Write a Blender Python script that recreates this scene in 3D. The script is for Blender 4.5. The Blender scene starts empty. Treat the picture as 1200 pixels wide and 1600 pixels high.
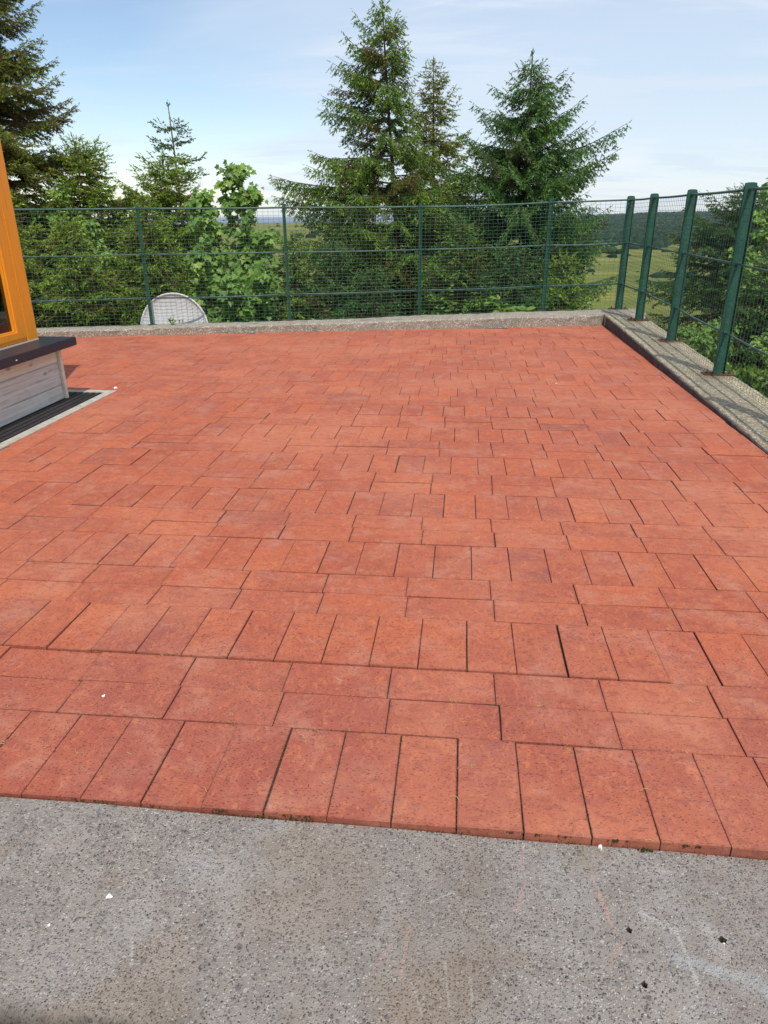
import bpy, bmesh, math, random
import numpy as np
from mathutils import Matrix, Vector

# ------------------------------------------------------------------ camera
SC = bpy.context.scene
COL = SC.collection
PITCH, YAW, ROLL = map(math.radians, (22.587, -6.114, -0.4535))
CAM = Vector((-0.0311, -1.3066, 1.3680))
FW = Vector((math.sin(YAW)*math.cos(PITCH), math.cos(YAW)*math.cos(PITCH), -math.sin(PITCH)))
RT0 = Vector((math.cos(YAW), -math.sin(YAW), 0)); UP0 = RT0.cross(FW)
RT = math.cos(ROLL)*RT0 + math.sin(ROLL)*UP0
UP = math.cos(ROLL)*UP0 - math.sin(ROLL)*RT0
cam = bpy.data.objects.new('camera', bpy.data.cameras.new('camera'))
COL.objects.link(cam)
M = Matrix((RT, UP, -FW)).transposed().to_4x4(); M.translation = CAM
cam.matrix_world = M
cam.data.sensor_fit = 'VERTICAL'; cam.data.sensor_height = 24.0
FPX = 1109.6
cam.data.lens = 24.0*FPX/1600.0
cam.data.clip_start = 0.05; cam.data.clip_end = 200000
SC.camera = cam

# ------------------------------------------------------------------ light
SUN_EL, SUN_AZ = math.radians(59), math.radians(161)     # azimuth clockwise from +Y
SKY_STRENGTH = 0.15
SUN_STRENGTH = 3.5
EXPOSURE = 0.0
world = bpy.data.worlds.new('World'); SC.world = world; world.use_nodes = True
wn, wl = world.node_tree.nodes, world.node_tree.links
wn.clear()
w_out = wn.new('ShaderNodeOutputWorld'); w_bg = wn.new('ShaderNodeBackground')
sky = wn.new('ShaderNodeTexSky'); sky.sky_type = 'NISHITA'; sky.sun_disc = False
sky.sun_elevation = SUN_EL; sky.sun_rotation = SUN_AZ
sky.altitude = 100; sky.air_density = 1.0; sky.dust_density = 0.3; sky.ozone_density = 1.0
tc = wn.new('ShaderNodeTexCoord')
# direction -> cloud-plane coordinates (dir.xy / (dir.z + 0.12)), so veils flatten to the horizon
sep = wn.new('ShaderNodeSeparateXYZ'); wl.new(tc.outputs['Generated'], sep.inputs[0])
def wmath(op, a, b=None, clamp=False):
    n = wn.new('ShaderNodeMath'); n.operation = op; n.use_clamp = clamp
    for i, v in enumerate((a, b)):
        if v is None: continue
        if isinstance(v, (int, float)): n.inputs[i].default_value = v
        else: wl.new(v, n.inputs[i])
    return n.outputs[0]
zz = wmath('MAXIMUM', sep.outputs[2], 0.0)
den = wmath('ADD', zz, 0.13)
cx = wmath('DIVIDE', sep.outputs[0], den); cy = wmath('DIVIDE', sep.outputs[1], den)
comb = wn.new('ShaderNodeCombineXYZ'); wl.new(cx, comb.inputs[0]); wl.new(cy, comb.inputs[1])
def wnoise(scale, detail, rough, loc, sx=1.0, sy=1.0, dist=0.0):
    mp = wn.new('ShaderNodeMapping'); wl.new(comb.outputs[0], mp.inputs[0])
    mp.inputs['Location'].default_value = loc; mp.inputs['Scale'].default_value = (sx, sy, 1)
    mp.inputs['Rotation'].default_value = (0, 0, math.radians(-12))
    n = wn.new('ShaderNodeTexNoise'); wl.new(mp.outputs[0], n.inputs['Vector'])
    n.inputs['Scale'].default_value = scale; n.inputs['Detail'].default_value = detail
    n.inputs['Roughness'].default_value = rough; n.inputs['Distortion'].default_value = dist
    return n.outputs[0]
def wramp(v, a, b, lo=0.0, hi=1.0):
    n = wn.new('ShaderNodeMapRange'); n.interpolation_type = 'SMOOTHSTEP'
    wl.new(v, n.inputs[0]); n.inputs[1].default_value = a; n.inputs[2].default_value = b
    n.inputs[3].default_value = lo; n.inputs[4].default_value = hi
    return n.outputs[0]
veil = wramp(wnoise(0.32, 5, 0.55, (3.1, 1.7, 0), 0.55, 1.2, 0.4), 0.36, 0.62)
wisp = wramp(wnoise(1.5, 6, 0.6, (0.3, 4.2, 0), 0.5, 1.5, 0.6), 0.44, 0.68)
side = wramp(wmath('ADD', sep.outputs[0], wmath('MULTIPLY', wmath('SUBTRACT', wnoise(0.8, 4, 0.6, (7.7, 2.2, 0), 0.6, 1.3, 0.5), 0.5), 0.8)), -0.46, -0.10)                      # the veil thickens towards the east
m1 = wmath('MULTIPLY', veil, 0.10)
m1 = wmath('ADD', m1, wmath('MULTIPLY', side, 0.66))
m2 = wmath('MULTIPLY', wisp, wmath('ADD', wmath('MULTIPLY', side, 0.35), 0.28))
mask = wmath('ADD', m1, m2, True)
mask = wmath('MULTIPLY', mask, 0.88, True)
# small bright cumulus heads low over the sea
mp = wn.new('ShaderNodeMapping'); wl.new(tc.outputs['Generated'], mp.inputs[0]); mp.inputs['Scale'].default_value = (1, 1, 3.4)
cn = wn.new('ShaderNodeTexNoise'); wl.new(mp.outputs[0], cn.inputs['Vector']); cn.inputs['Scale'].default_value = 7.0
cn.inputs['Detail'].default_value = 6; cn.inputs['Roughness'].default_value = 0.5
band = wmath('MULTIPLY', wramp(sep.outputs[2], 0.018, 0.045), wramp(sep.outputs[2], 0.05, 0.10, 1.0, 0.0))
cum = wmath('MULTIPLY', wramp(cn.outputs[0], 0.50, 0.66), band)
mixc = wn.new('ShaderNodeMix'); mixc.data_type = 'RGBA'
wl.new(mask, mixc.inputs[0]); wl.new(sky.outputs[0], mixc.inputs[6])
mixc.inputs[7].default_value = (4.9, 5.55, 6.45, 1)
mixd = wn.new('ShaderNodeMix'); mixd.data_type = 'RGBA'
wl.new(wmath('MULTIPLY', cum, 0.8), mixd.inputs[0]); wl.new(mixc.outputs[2], mixd.inputs[6])
mixd.inputs[7].default_value = (5.8, 6.3, 7.0, 1)
wl.new(mixd.outputs[2], w_bg.inputs[0]); w_bg.inputs[1].default_value = SKY_STRENGTH
wl.new(w_bg.outputs[0], w_out.inputs[0])

sun = bpy.data.objects.new('sun', bpy.data.lights.new('sun', 'SUN')); COL.objects.link(sun)
sd = Vector((math.sin(SUN_AZ)*math.cos(SUN_EL), math.cos(SUN_AZ)*math.cos(SUN_EL), math.sin(SUN_EL)))
sun.rotation_euler = sd.to_track_quat('Z', 'Y').to_euler()
sun.data.energy = SUN_STRENGTH; sun.data.angle = math.radians(0.53); sun.data.color = (1.0, 0.95, 0.87)
SC.view_settings.view_transform = 'Standard'; SC.view_settings.look = 'None'
SC.view_settings.exposure = EXPOSURE; SC.view_settings.gamma = 1.0
SC.view_settings.use_curve_mapping = False
SC.render.engine = 'CYCLES'
SC.cycles.max_bounces = 8; SC.cycles.transparent_max_bounces = 8

# ------------------------------------------------------------------ helpers
rnd = random.Random(7)
RNG = np.random.default_rng(11)
def link(o, parent=None):
    COL.objects.link(o)
    if parent is not None: o.parent = parent
    return o
def tag(o, label=None, cat=None, group=None, kind=None):
    if label: o['label'] = label
    if cat: o['category'] = cat
    if group: o['group'] = group
    if kind: o['kind'] = kind
    return o
def empty(name, loc):
    o = bpy.data.objects.new(name, None); o.location = loc; o.empty_display_size = 0.1
    return link(o)
class MB:
    """collects shapes, links them as one mesh object"""
    def __init__(s): s.v = []; s.f = []
    def add(s, V, F):
        n = len(s.v); s.v += [tuple(map(float, p)) for p in V]; s.f += [tuple(n+i for i in f) for f in F]
    def box(s, x0, x1, y0, y1, z0, z1):
        s.add([(x0,y0,z0),(x1,y0,z0),(x1,y1,z0),(x0,y1,z0),(x0,y0,z1),(x1,y0,z1),(x1,y1,z1),(x0,y1,z1)],
              [(0,3,2,1),(4,5,6,7),(0,1,5,4),(1,2,6,5),(2,3,7,6),(3,0,4,7)])
    def obox(s, c, ax, ay, az):
        """box from centre and half-axis vectors"""
        c, ax, ay, az = map(Vector, (c, ax, ay, az)); V = []
        for k in (-1, 1):
            for i, j in ((-1,-1),(1,-1),(1,1),(-1,1)): V.append(c + ax*i + ay*j + az*k)
        s.add(V, [(0,3,2,1),(4,5,6,7),(0,1,5,4),(1,2,6,5),(2,3,7,6),(3,0,4,7)])
    def tube(s, pts, r, n=6, cap=True):
        pts = [Vector(p) for p in pts]; rs = r if isinstance(r, (list, tuple)) else [r]*len(pts)
        V = []; prev = None
        for i, p in enumerate(pts):
            d = (pts[min(i+1, len(pts)-1)] - pts[max(i-1, 0)]).normalized()
            if prev is None:
                a = Vector((0,0,1)) if abs(d.z) < .9 else Vector((1,0,0))
                u = d.cross(a).normalized()
            else: u = (prev - d*prev.dot(d)).normalized()
            prev = u; w = d.cross(u)
            for k in range(n):
                t = 2*math.pi*(k+.5)/n; V.append(p + (u*math.cos(t)+w*math.sin(t))*rs[i])
        F = []
        for i in range(len(pts)-1):
            for k in range(n):
                a = i*n+k; b = i*n+(k+1) % n; F.append((a, b, b+n, a+n))
        if cap: F += [tuple(range(n))[::-1], tuple(range((len(pts)-1)*n, len(pts)*n))]
        s.add(V, F)
    def build(s, name, mat, parent=None, smooth=False, loc=None):
        me = bpy.data.meshes.new(name); me.from_pydata(s.v, [], s.f)
        if mat: me.materials.append(mat)
        if smooth: me.polygons.foreach_set('use_smooth', [True]*len(me.polygons))
        me.update()
        o = bpy.data.objects.new(name, me)
        if loc is not None: o.location = loc
        return link(o, parent)
def np_mesh(name, V, F, mat, parent=None, attrs=None, smooth=False):
    """V (n,3), F (m,k) arrays"""
    me = bpy.data.meshes.new(name); m, k = F.shape
    me.vertices.add(len(V)); me.vertices.foreach_set('co', np.ascontiguousarray(V, dtype=np.float32).ravel())
    me.loops.add(m*k); me.loops.foreach_set('vertex_index', np.ascontiguousarray(F, dtype=np.int32).ravel())
    me.polygons.add(m); me.polygons.foreach_set('loop_start', np.arange(0, m*k, k, dtype=np.int32))
    me.polygons.foreach_set('loop_total', np.full(m, k, dtype=np.int32))
    me.update(calc_edges=True)
    for an, av in (attrs or {}).items():
        a = me.attributes.new(an, 'FLOAT', 'POINT'); a.data.foreach_set('value', np.asarray(av, dtype=np.float32))
    if smooth: me.polygons.foreach_set('use_smooth', np.ones(m, dtype=bool))
    me.materials.append(mat)
    o = bpy.data.objects.new(name, me); return link(o, parent)

# ---- material helper
class MT:
    def __init__(s, name):
        s.m = bpy.data.materials.new(name); s.m.use_nodes = True
        s.n, s.l = s.m.node_tree.nodes, s.m.node_tree.links
        s.bsdf = s.n['Principled BSDF']; s.out = s.n['Material Output']
    def _in(s, sock, v):
        if v is None: return
        if hasattr(v, 'is_linked') or hasattr(v, 'links'): s.l.new(v, sock)
        elif isinstance(v, (tuple, list)) and sock.type == 'RGBA' and len(v) == 3: sock.default_value = (*v, 1)
        else: sock.default_value = v
    def set(s, **kw):
        mp = dict(base='Base Color', rough='Roughness', metal='Metallic', normal='Normal', spec='Specular IOR Level',
                  trans='Transmission Weight', ior='IOR', coat='Coat Weight')
        for k, v in kw.items(): s._in(s.bsdf.inputs[mp[k]], v)
        return s.m
    def pos(s): return s.n.new('ShaderNodeNewGeometry').outputs['Position']
    def obj(s): return s.n.new('ShaderNodeTexCoord').outputs['Object']
    def map(s, v, scale=(1,1,1), loc=(0,0,0), rot=(0,0,0)):
        n = s.n.new('ShaderNodeMapping'); s._in(n.inputs[0], v); n.inputs['Scale'].default_value = scale
        s._in(n.inputs['Location'], loc); n.inputs['Rotation'].default_value = rot; return n.outputs[0]
    def noise(s, v, scale, detail=4, rough=.55, dist=0, color=False):
        n = s.n.new('ShaderNodeTexNoise'); s._in(n.inputs['Vector'], v); n.inputs['Scale'].default_value = scale
        n.inputs['Detail'].default_value = detail; n.inputs['Roughness'].default_value = rough
        n.inputs['Distortion'].default_value = dist
        return n.outputs[1 if color else 0]
    def voro(s, v, scale, feat='F1', out='Distance', rand=1.0):
        n = s.n.new('ShaderNodeTexVoronoi'); n.feature = feat; s._in(n.inputs['Vector'], v)
        n.inputs['Scale'].default_value = scale; n.inputs['Randomness'].default_value = rand
        return n.outputs[out]
    def math(s, op, a, b=None, c=None, clamp=False):
        n = s.n.new('ShaderNodeMath'); n.operation = op; n.use_clamp = clamp
        for i, v in enumerate((a, b, c)): s._in(n.inputs[i], v)
        return n.outputs[0]
    def vmath(s, op, a, b=None, out=0):
        n = s.n.new('ShaderNodeVectorMath'); n.operation = op; s._in(n.inputs[0], a); s._in(n.inputs[1], b)
        return n.outputs[out]
    def rng(s, v, a, b, lo=0., hi=1., smooth=True):
        n = s.n.new('ShaderNodeMapRange'); n.interpolation_type = 'SMOOTHSTEP' if smooth else 'LINEAR'
        s._in(n.inputs[0], v)
        for i, x in enumerate((a, b, lo, hi)): s._in(n.inputs[i+1], x)
        return n.outputs[0]
    def ramp(s, v, stops, interp='LINEAR'):
        n = s.n.new('ShaderNodeValToRGB'); s._in(n.inputs[0], v); r = n.color_ramp; r.interpolation = interp
        while len(r.elements) < len(stops): r.elements.new(.5)
        for e, (p, c) in zip(r.elements, stops): e.position = p; e.color = (*c, 1)
        return n.outputs[0]
    def mix(s, f, a, b, mode='MIX'):
        n = s.n.new('ShaderNodeMix'); n.data_type = 'RGBA'; n.blend_type = mode
        s._in(n.inputs[0], f); s._in(n.inputs[6], a); s._in(n.inputs[7], b); return n.outputs[2]
    def bump(s, h, strength=.5, dist=.01, normal=None):
        n = s.n.new('ShaderNodeBump'); s._in(n.inputs['Height'], h); n.inputs['Strength'].default_value = strength
        n.inputs['Distance'].default_value = dist; s._in(n.inputs['Normal'], normal); return n.outputs[0]
    def attr(s, name):
        n = s.n.new('ShaderNodeAttribute'); n.attribute_name = name; return n.outputs['Fac']
    def seg(s, p, a, b, wobble=None):
        """distance in the ground plane to the segment a-b"""
        ax, ay = a; bx, by = b; L2 = (bx-ax)**2+(by-ay)**2
        d = s.vmath('SUBTRACT', p, (ax, ay, 0)); sx = s.n.new('ShaderNodeSeparateXYZ'); s.l.new(d, sx.inputs[0])
        t = s.math('ADD', s.math('MULTIPLY', sx.outputs[0], (bx-ax)/L2), s.math('MULTIPLY', sx.outputs[1], (by-ay)/L2), clamp=True)
        ex = s.math('SUBTRACT', sx.outputs[0], s.math('MULTIPLY', t, bx-ax))
        ey = s.math('SUBTRACT', sx.outputs[1], s.math('MULTIPLY', t, by-ay))
        return s.math('SQRT', s.math('ADD', s.math('MULTIPLY', ex, ex), s.math('MULTIPLY', ey, ey)))

# ------------------------------------------------------------------ materials
def brick_material(name, per_object):
    t = MT(name); P = t.pos()
    if per_object:
        r = t.n.new('ShaderNodeObjectInfo').outputs['Random']
    else:
        r = t.n.new('ShaderNodeNewGeometry').outputs['Random Per Island']
    wn_ = t.n.new('ShaderNodeTexWhiteNoise'); wn_.noise_dimensions = '1D'; t._in(wn_.inputs['W'], r)
    r2 = wn_.outputs['Value']
    off = t.n.new('ShaderNodeCombineXYZ'); t._in(off.inputs[0], t.math('MULTIPLY', r, 40.)); t._in(off.inputs[1], t.math('MULTIPLY', r2, 23.))
    Q = t.vmath('ADD', P, off.outputs[0])
    # firing colour: orange / salmon red / darker purple red, brick by brick
    base = t.ramp(r2, [(0, (.36, .084, .047)), (.35, (.425, .098, .049)), (.65, (.52, .128, .053)), (.88, (.43, .112, .063)), (1, (.285, .082, .062))])
    n1 = t.noise(Q, 9, 5, .6); n2 = t.noise(Q, 34, 4, .6)
    base = t.mix(t.rng(n1, .35, .7, 0, .55), base, (.57, .160, .062))
    base = t.mix(t.rng(n2, .45, .75, 0, .45), base, (.34, .085, .055))
    # weather bloom across many bricks + efflorescence
    big = t.noise(P, 1.3, 4, .6); base = t.mix(t.rng(big, .42, .66, 0, .55), base, (.37, .110, .070))
    sy = t.n.new('ShaderNodeSeparateXYZ'); t.l.new(P, sy.inputs[0])     # darker, redder tint towards the front courses
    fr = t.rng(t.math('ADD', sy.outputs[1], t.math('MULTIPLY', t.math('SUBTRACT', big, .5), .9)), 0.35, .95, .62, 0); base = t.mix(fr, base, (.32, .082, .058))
    dusty = t.noise(P, 5.2, 5, .65, .4); base = t.mix(t.rng(dusty, .47, .70, 0, .6), base, (.50, .225, .150))
    eff = t.noise(Q, 14, 6, .7, .8); base = t.mix(t.rng(eff, .59, .76, 0, .5), base, (.60, .36, .28))
    fine = t.noise(P, 420, 3, .7); base = t.mix(t.rng(fine, .35, .7, 0, .35), base, (.36, .11, .08))
    grit = t.noise(P, 190, 2, .6); base = t.mix(t.rng(grit, .60, .72, 0, .35), base, (.62, .33, .23))
    # drag marks and pits of a wire-cut face, stretched across the brick
    pit = t.noise(t.map(P, (110, 230, 110)), 1.0, 2, .5)
    pitm = t.rng(pit, .63, .69)
    pit2 = t.voro(t.map(P, (62, 84, 62)), 1.0); pm2 = t.rng(pit2, .10, .17, 1, 0)
    sel = t.rng(t.noise(P, 20, 2), .45, .6); pm2 = t.math('MULTIPLY', pm2, sel)
    pits = t.math('MAXIMUM', t.math('MULTIPLY', pitm, .75), pm2)
    base = t.mix(t.math('MULTIPLY', pits, .78), base, (.085, .030, .024))
    # grey lichen / cement spots on some bricks
    li = t.noise(P, 3.1, 6, .75, .3); lm = t.rng(li, .655, .70); lf = t.rng(t.noise(P, 85, 3), .5, .62)
    base = t.mix(t.math('MULTIPLY', t.math('MULTIPLY', lm, lf), .7), base, (.52, .43, .37))
    pf = t.noise(t.vmath('ADD', P, (9, 4, 0)), .9, 5, .6, .3); base = t.mix(t.rng(pf, .46, .66, 0, .50), base, (.56, .200, .110))
    sp = t.noise(t.vmath('ADD', P, (2, 8, 0)), 2.6, 7, .72, .5); base = t.mix(t.rng(sp, .60, .70, 0, .45), base, (.25, .085, .060))
    # mottling: burnt streaks and scuffed pale patches of finger size
    mo = t.noise(t.map(Q, (1, 1.9, 1)), 17, 6, .72, .6); base = t.mix(t.rng(mo, .48, .66, 0, .55), base, (.27, .075, .055))
    sc = t.noise(t.map(Q, (1.7, 1, 1)), 23, 6, .75, .9); base = t.mix(t.rng(sc, .50, .68, 0, .48), base, (.62, .215, .100))
    if per_object:      # soil rubbed into the arrises
        gc = t.n.new('ShaderNodeTexCoord').outputs['Generated']; gs = t.n.new('ShaderNodeSeparateXYZ'); t.l.new(gc, gs.inputs[0])
        ex = t.math('SUBTRACT', .5, t.math('ABSOLUTE', t.math('SUBTRACT', gs.outputs[0], .5))); ey = t.math('SUBTRACT', .5, t.math('ABSOLUTE', t.math('SUBTRACT', gs.outputs[1], .5)))
        e_ = t.math('ADD', t.math('MINIMUM', ex, ey), t.math('MULTIPLY', t.math('SUBTRACT', t.noise(P, 48, 5, .75), .5), .10))
        base = t.mix(t.rng(e_, -.012, .035, .42, 0), base, (.15, .055, .038))
    h = t.math('ADD', t.math('MULTIPLY', fine, .5), t.math('MULTIPLY', n2, .5))
    h = t.math('ADD', h, t.math('MULTIPLY', mo, .6))
    h = t.math('SUBTRACT', h, t.math('MULTIPLY', pits, 1.1))
    return t.set(base=base, rough=t.rng(n1, .3, .7, .78, .92), spec=.32, normal=t.bump(h, .9, .0030))
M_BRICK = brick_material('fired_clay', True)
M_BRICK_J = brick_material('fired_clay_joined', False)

def concrete_slab_material():
    t = MT('exposed_aggregate_concrete'); P = t.pos()
    n0 = t.noise(P, 2.2, 4, .6); n1 = t.noise(P, 9, 5, .65)
    W = t.vmath('ADD', P, t.vmath('MULTIPLY', t.noise(P, 110, 2, .5, color=True), (.009, .009, .009)))
    mort = t.mix(t.rng(n1, .35, .7), (.26, .225, .195), (.38, .34, .30))
    c1 = t.voro(W, 98, out='Color'); d1 = t.voro(W, 98)
    c2 = t.voro(W, 185, out='Color'); d2 = t.voro(W, 185)
    g1 = t.n.new('ShaderNodeSeparateColor'); t.l.new(c1, g1.inputs[0])
    g2 = t.n.new('ShaderNodeSeparateColor'); t.l.new(c2, g2.inputs[0])
    s2 = t.ramp(g2.outputs[0], [(0, (.045, .038, .034)), (.20, (.16, .138, .125)), (.45, (.36, .315, .28)), (.75, (.52, .47, .42)), (1, (.68, .63, .56))])
    s1 = t.ramp(g1.outputs[0], [(0, (.11, .105, .105)), (.25, (.22, .20, .19)), (.6, (.33, .285, .255)), (.85, (.44, .385, .345)), (1, (.55, .53, .51))])
    m2 = t.math('MULTIPLY', t.rng(d2, .32, .52, 1, 0), .95)
    base = t.mix(m2, mort, s2)
    pick = t.rng(g1.outputs[1], .60, .68); m1 = t.math('MULTIPLY', t.rng(d1, .36, .5, 1, 0), pick)
    base = t.mix(t.math('MULTIPLY', m1, .9), base, s1)
    c3 = t.voro(W, 48, out='Color'); d3 = t.voro(W, 48); g3 = t.n.new('ShaderNodeSeparateColor'); t.l.new(c3, g3.inputs[0])
    m3 = t.math('MULTIPLY', t.rng(d3, .28, .36, 1, 0), t.rng(g3.outputs[1], .84, .87))
    base = t.mix(t.math('MULTIPLY', m3, .85), base, t.ramp(g3.outputs[0], [(0, (.13, .125, .13)), (.6, (.24, .22, .21)), (1, (.36, .30, .27))]))
    dk = t.voro(P, 170); dkc = t.voro(P, 170, out='Color'); gd = t.n.new('ShaderNodeSeparateColor'); t.l.new(dkc, gd.inputs[0])
    dm = t.math('MULTIPLY', t.rng(dk, .16, .26, 1, 0), t.rng(gd.outputs[2], .78, .82))
    base = t.mix(t.math('MULTIPLY', dm, .85), base, (.065, .055, .05))
    # brown earth stain and paler washed areas
    dirt = t.noise(P, 4.6, 5, .7, .5)
    base = t.mix(t.rng(dirt, .48, .70, 0, .45), base, (.27, .195, .13))
    for (bx, by, br, ba) in ((-.33, -.17, .24, .36), (-.02, -.34, .18, .55), (.02, -.12, .16, .22), (-.62, -.42, .18, .30)):
        bd = t.math('ADD', t.vmath('DISTANCE', P, (bx, by, -.01), out='Value'), t.math('MULTIPLY', t.math('SUBTRACT', dirt, .5), .5))
        base = t.mix(t.math('MULTIPLY', t.rng(bd, br*.3, br, ba, 0), t.rng(n1, .3, .6, .45, 1)), base, (.27, .185, .115))
    pale = t.noise(t.vmath('ADD', P, (5, 3, 0)), 3.4, 5, .6)
    base = t.mix(t.rng(pale, .50, .70, 0, .34), base, (.46, .455, .45))
    base = t.mix(t.rng(n0, .35, .65, 0, .22), base, (.22, .20, .19))
    # scrapes left by dragged brick, cement smears
    wob = t.noise(P, 34, 5, .7); rag = t.noise(P, 260, 5, .75)
    def scrape(a, b, w, col, amt, base):
        d = t.math('ADD', t.seg(P, a, b), t.math('MULTIPLY', t.math('SUBTRACT', wob, .5), w*2.6))
        m = t.math('MULTIPLY', t.rng(d, w*.1, w*1.15, 1, 0), t.rng(rag, .36, .56, .2, 1))
        return t.mix(t.math('MULTIPLY', m, amt), base, col)
    pink = (.50, .31, .26); white = (.56, .54, .50); cem = (.46, .47, .47)
    for a, b, w, c, am in [((.160,-.012),(.150,-.06),.0035,pink,.5), ((.150,-.06),(.155,-.10),.0045,pink,.7), ((.150,-.135),(.132,-.20),.006,pink,.85),
                           ((.309,-.09),(.318,-.14),.0045,pink,.75), ((.318,-.14),(.333,-.225),.006,pink,.9), ((.346,-.243),(.31,-.30),.008,pink,.42),
                           ((-.096,-.26),(-.107,-.371),.0045,pink,.55), ((-.02,-.33),(-.008,-.42),.004,white,.40), ((-.085,-.375),(-.058,-.44),.003,white,.38),
                           ((.031,-.36),(.033,-.41),.005,white,.40), ((.398,-.176),(.462,-.212),.008,white,.5), ((.462,-.212),(.473,-.32),.006,white,.6),
                           ((.45,-.275),(.62,-.318),.024,cem,.55), ((-.058,-.199),(-.003,-.164),.0035,white,.55), ((-.666,-.345),(-.645,-.40),.004,white,.6),
                           ((.456,-.062),(.491,-.062),.004,white,.5), ((.52,-.19),(.545,-.25),.02,white,.3), ((-.13,-.30),(-.16,-.36),.004,pink,.4)]:
        base = scrape(a, b, w, c, am, base)
    sx = t.n.new('ShaderNodeSeparateXYZ'); t.l.new(P, sx.inputs[0])
    # shade along the rounded nose, painted into the slab colour
    nose = t.math('MULTIPLY', t.rng(t.math('ADD', sx.outputs[1], t.math('MULTIPLY', n1, .05)), -.500, -.455, 1, 0), t.rng(n0, .3, .6, .6, 1))
    base = t.mix(t.math('MULTIPLY', nose, .85), base, (.05, .045, .036))
    h = t.math('ADD', t.math('MULTIPLY', t.rng(d2, 0, .5, 1, 0), .5), t.math('MULTIPLY', t.math('MULTIPLY', t.rng(d1, 0, .5, 1, 0), pick), .6))
    h = t.math('ADD', h, t.math('MULTIPLY', t.noise(P, 320, 3, .7), .6)); h = t.math('SUBTRACT', h, t.math('MULTIPLY', dm, .8))
    return t.set(base=base, rough=.9, spec=.3, normal=t.bump(h, 1., .0060))
M_SLAB = concrete_slab_material()

def kerb_material(name, c_lo, c_mid, c_hi, rust=None, scale=95):
    t = MT(name); P = t.pos()
    W = t.vmath('ADD', P, t.vmath('MULTIPLY', t.noise(P, 90, 2, .5, color=True), (.01, .01, .01)))
    c = t.voro(W, scale, out='Color'); d = t.voro(W, scale); g = t.n.new('ShaderNodeSeparateColor'); t.l.new(c, g.inputs[0])
    st = t.ramp(g.outputs[0], [(0, c_lo), (.5, c_mid), (1, c_hi)])
    base = t.mix(t.rng(d, .3, .55, 1, 0), tuple(x*.55 for x in c_mid), st)
    n = t.noise(P, 6, 5, .7, .4); base = t.mix(t.rng(n, .45, .75, 0, .5), base, tuple(x*.55 for x in c_mid))
    l = t.noise(P, 14, 5, .7); base = t.mix(t.rng(l, .55, .75, 0, .6), base, (.60, .56, .47))
    for (rx, ry) in (rust or []):
        dd = t.vmath('DISTANCE', P, (rx, ry, .11), out='Value')
        dd = t.math('ADD', dd, t.math('MULTIPLY', t.math('SUBTRACT', t.noise(P, 22, 4, .7), .5), .22))
        base = t.mix(t.rng(dd, .05, .20, .62, 0), base, (.17, .075, .032))
    # dark algae streaks and hairline cracks
    al = t.noise(t.map(P, (3, 3, 16)), 2.2, 4, .7)
    base = t.mix(t.rng(al, .52, .72, 0, .5), base, (.05, .047, .038))
    h = t.math('ADD', t.rng(d, 0, .5, 1, 0), t.math('MULTIPLY', t.noise(P, 60, 4, .7), 1.4))
    return t.set(base=base, rough=.92, spec=.25, normal=t.bump(h, .8, .006))
RIGHT_POSTS = [(2.17, 9.30, .14), (2.213, 8.215, .135), (2.245, 6.80, .097), (2.232, 5.18, .066), (2.23, 3.5, .033), (2.225, 1.85, .018), (2.22, .2, .012)]
M_KERB_FAR = kerb_material('lichened_concrete', (.27, .225, .175), (.50, .445, .36), (.76, .70, .60), scale=62)
M_KERB_R = kerb_material('gravel_faced_concrete', (.27, .20, .12), (.57, .48, .32), (.86, .79, .60), rust=[(p[0]-.05, p[1]-.04) for p in RIGHT_POSTS], scale=62)

def simple(name, col, rough=.6, metal=0., noise_amt=.25, nscale=20, col2=None, bump=.2, bdist=.002, spec=.4, vec=None):
    t = MT(name); P = t.obj() if vec == 'obj' else t.pos()
    n = t.noise(P, nscale, 5, .65); c2 = col2 or tuple(x*.6 for x in col)
    return t.set(base=t.mix(t.rng(n, .35, .7, 0, noise_amt*2 if noise_amt < .5 else 1), col, c2), rough=rough, metal=metal, spec=spec,
                 normal=t.bump(t.noise(P, nscale*6, 4, .6), bump, bdist))
def painted_steel():
    t = MT('green_painted_steel'); P = t.pos()
    n = t.noise(P, 7, 5, .7); f = t.noise(P, 60, 4, .7)
    base = t.mix(t.rng(n, .35, .7), (.012, .078, .048), (.022, .115, .072))
    base = t.mix(t.rng(f, .58, .8, 0, .5), base, (.045, .10, .078))
    sc = t.noise(t.map(P, (9, 9, 2)), 3.2, 5, .75); base = t.mix(t.rng(sc, .52, .68, 0, .55), base, (.055, .105, .088))
    ch = t.noise(P, 26, 5, .75); base = t.mix(t.rng(ch, .67, .72), base, (.15, .07, .035))
    return t.set(base=base, rough=t.rng(f, .3, .7, .38, .6), spec=.5, normal=t.bump(f, .25, .002))
M_GREEN = painted_steel()
M_RAIL = simple('weathered_green_rail', (.020, .085, .066), .42, 0, .4, 14, (.11, .17, .15), .15)
M_WIRE = simple('green_coated_wire', (.055, .14, .11), .4, 0, .3, 30, (.19, .26, .22), 0)
M_RUST = simple('rusty_steel', (.15, .06, .028), .85, 0, .6, 40, (.055, .028, .018), .6, .003)
M_BED = simple('joint_sand', (.075, .050, .035), .95, 0, .4, 40, (.025, .018, .012), .6, .004)
M_DIRT = simple('earth', (.055, .045, .028), .95, 0, .5, 3, (.03, .05, .015), .6, .03)
M_DARKSTRIP = simple('painted_shade', (.050, .046, .048), .8, 0, .5, 10, (.115, .105, .10), .6, .004)  # dark colour standing for shade on the right kerb's inner face
M_SILL = simple('anthracite_sill', (.024, .028, .040), .42, .0, .15, 5, (.03, .034, .045), .03, .001, spec=.35)
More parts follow.
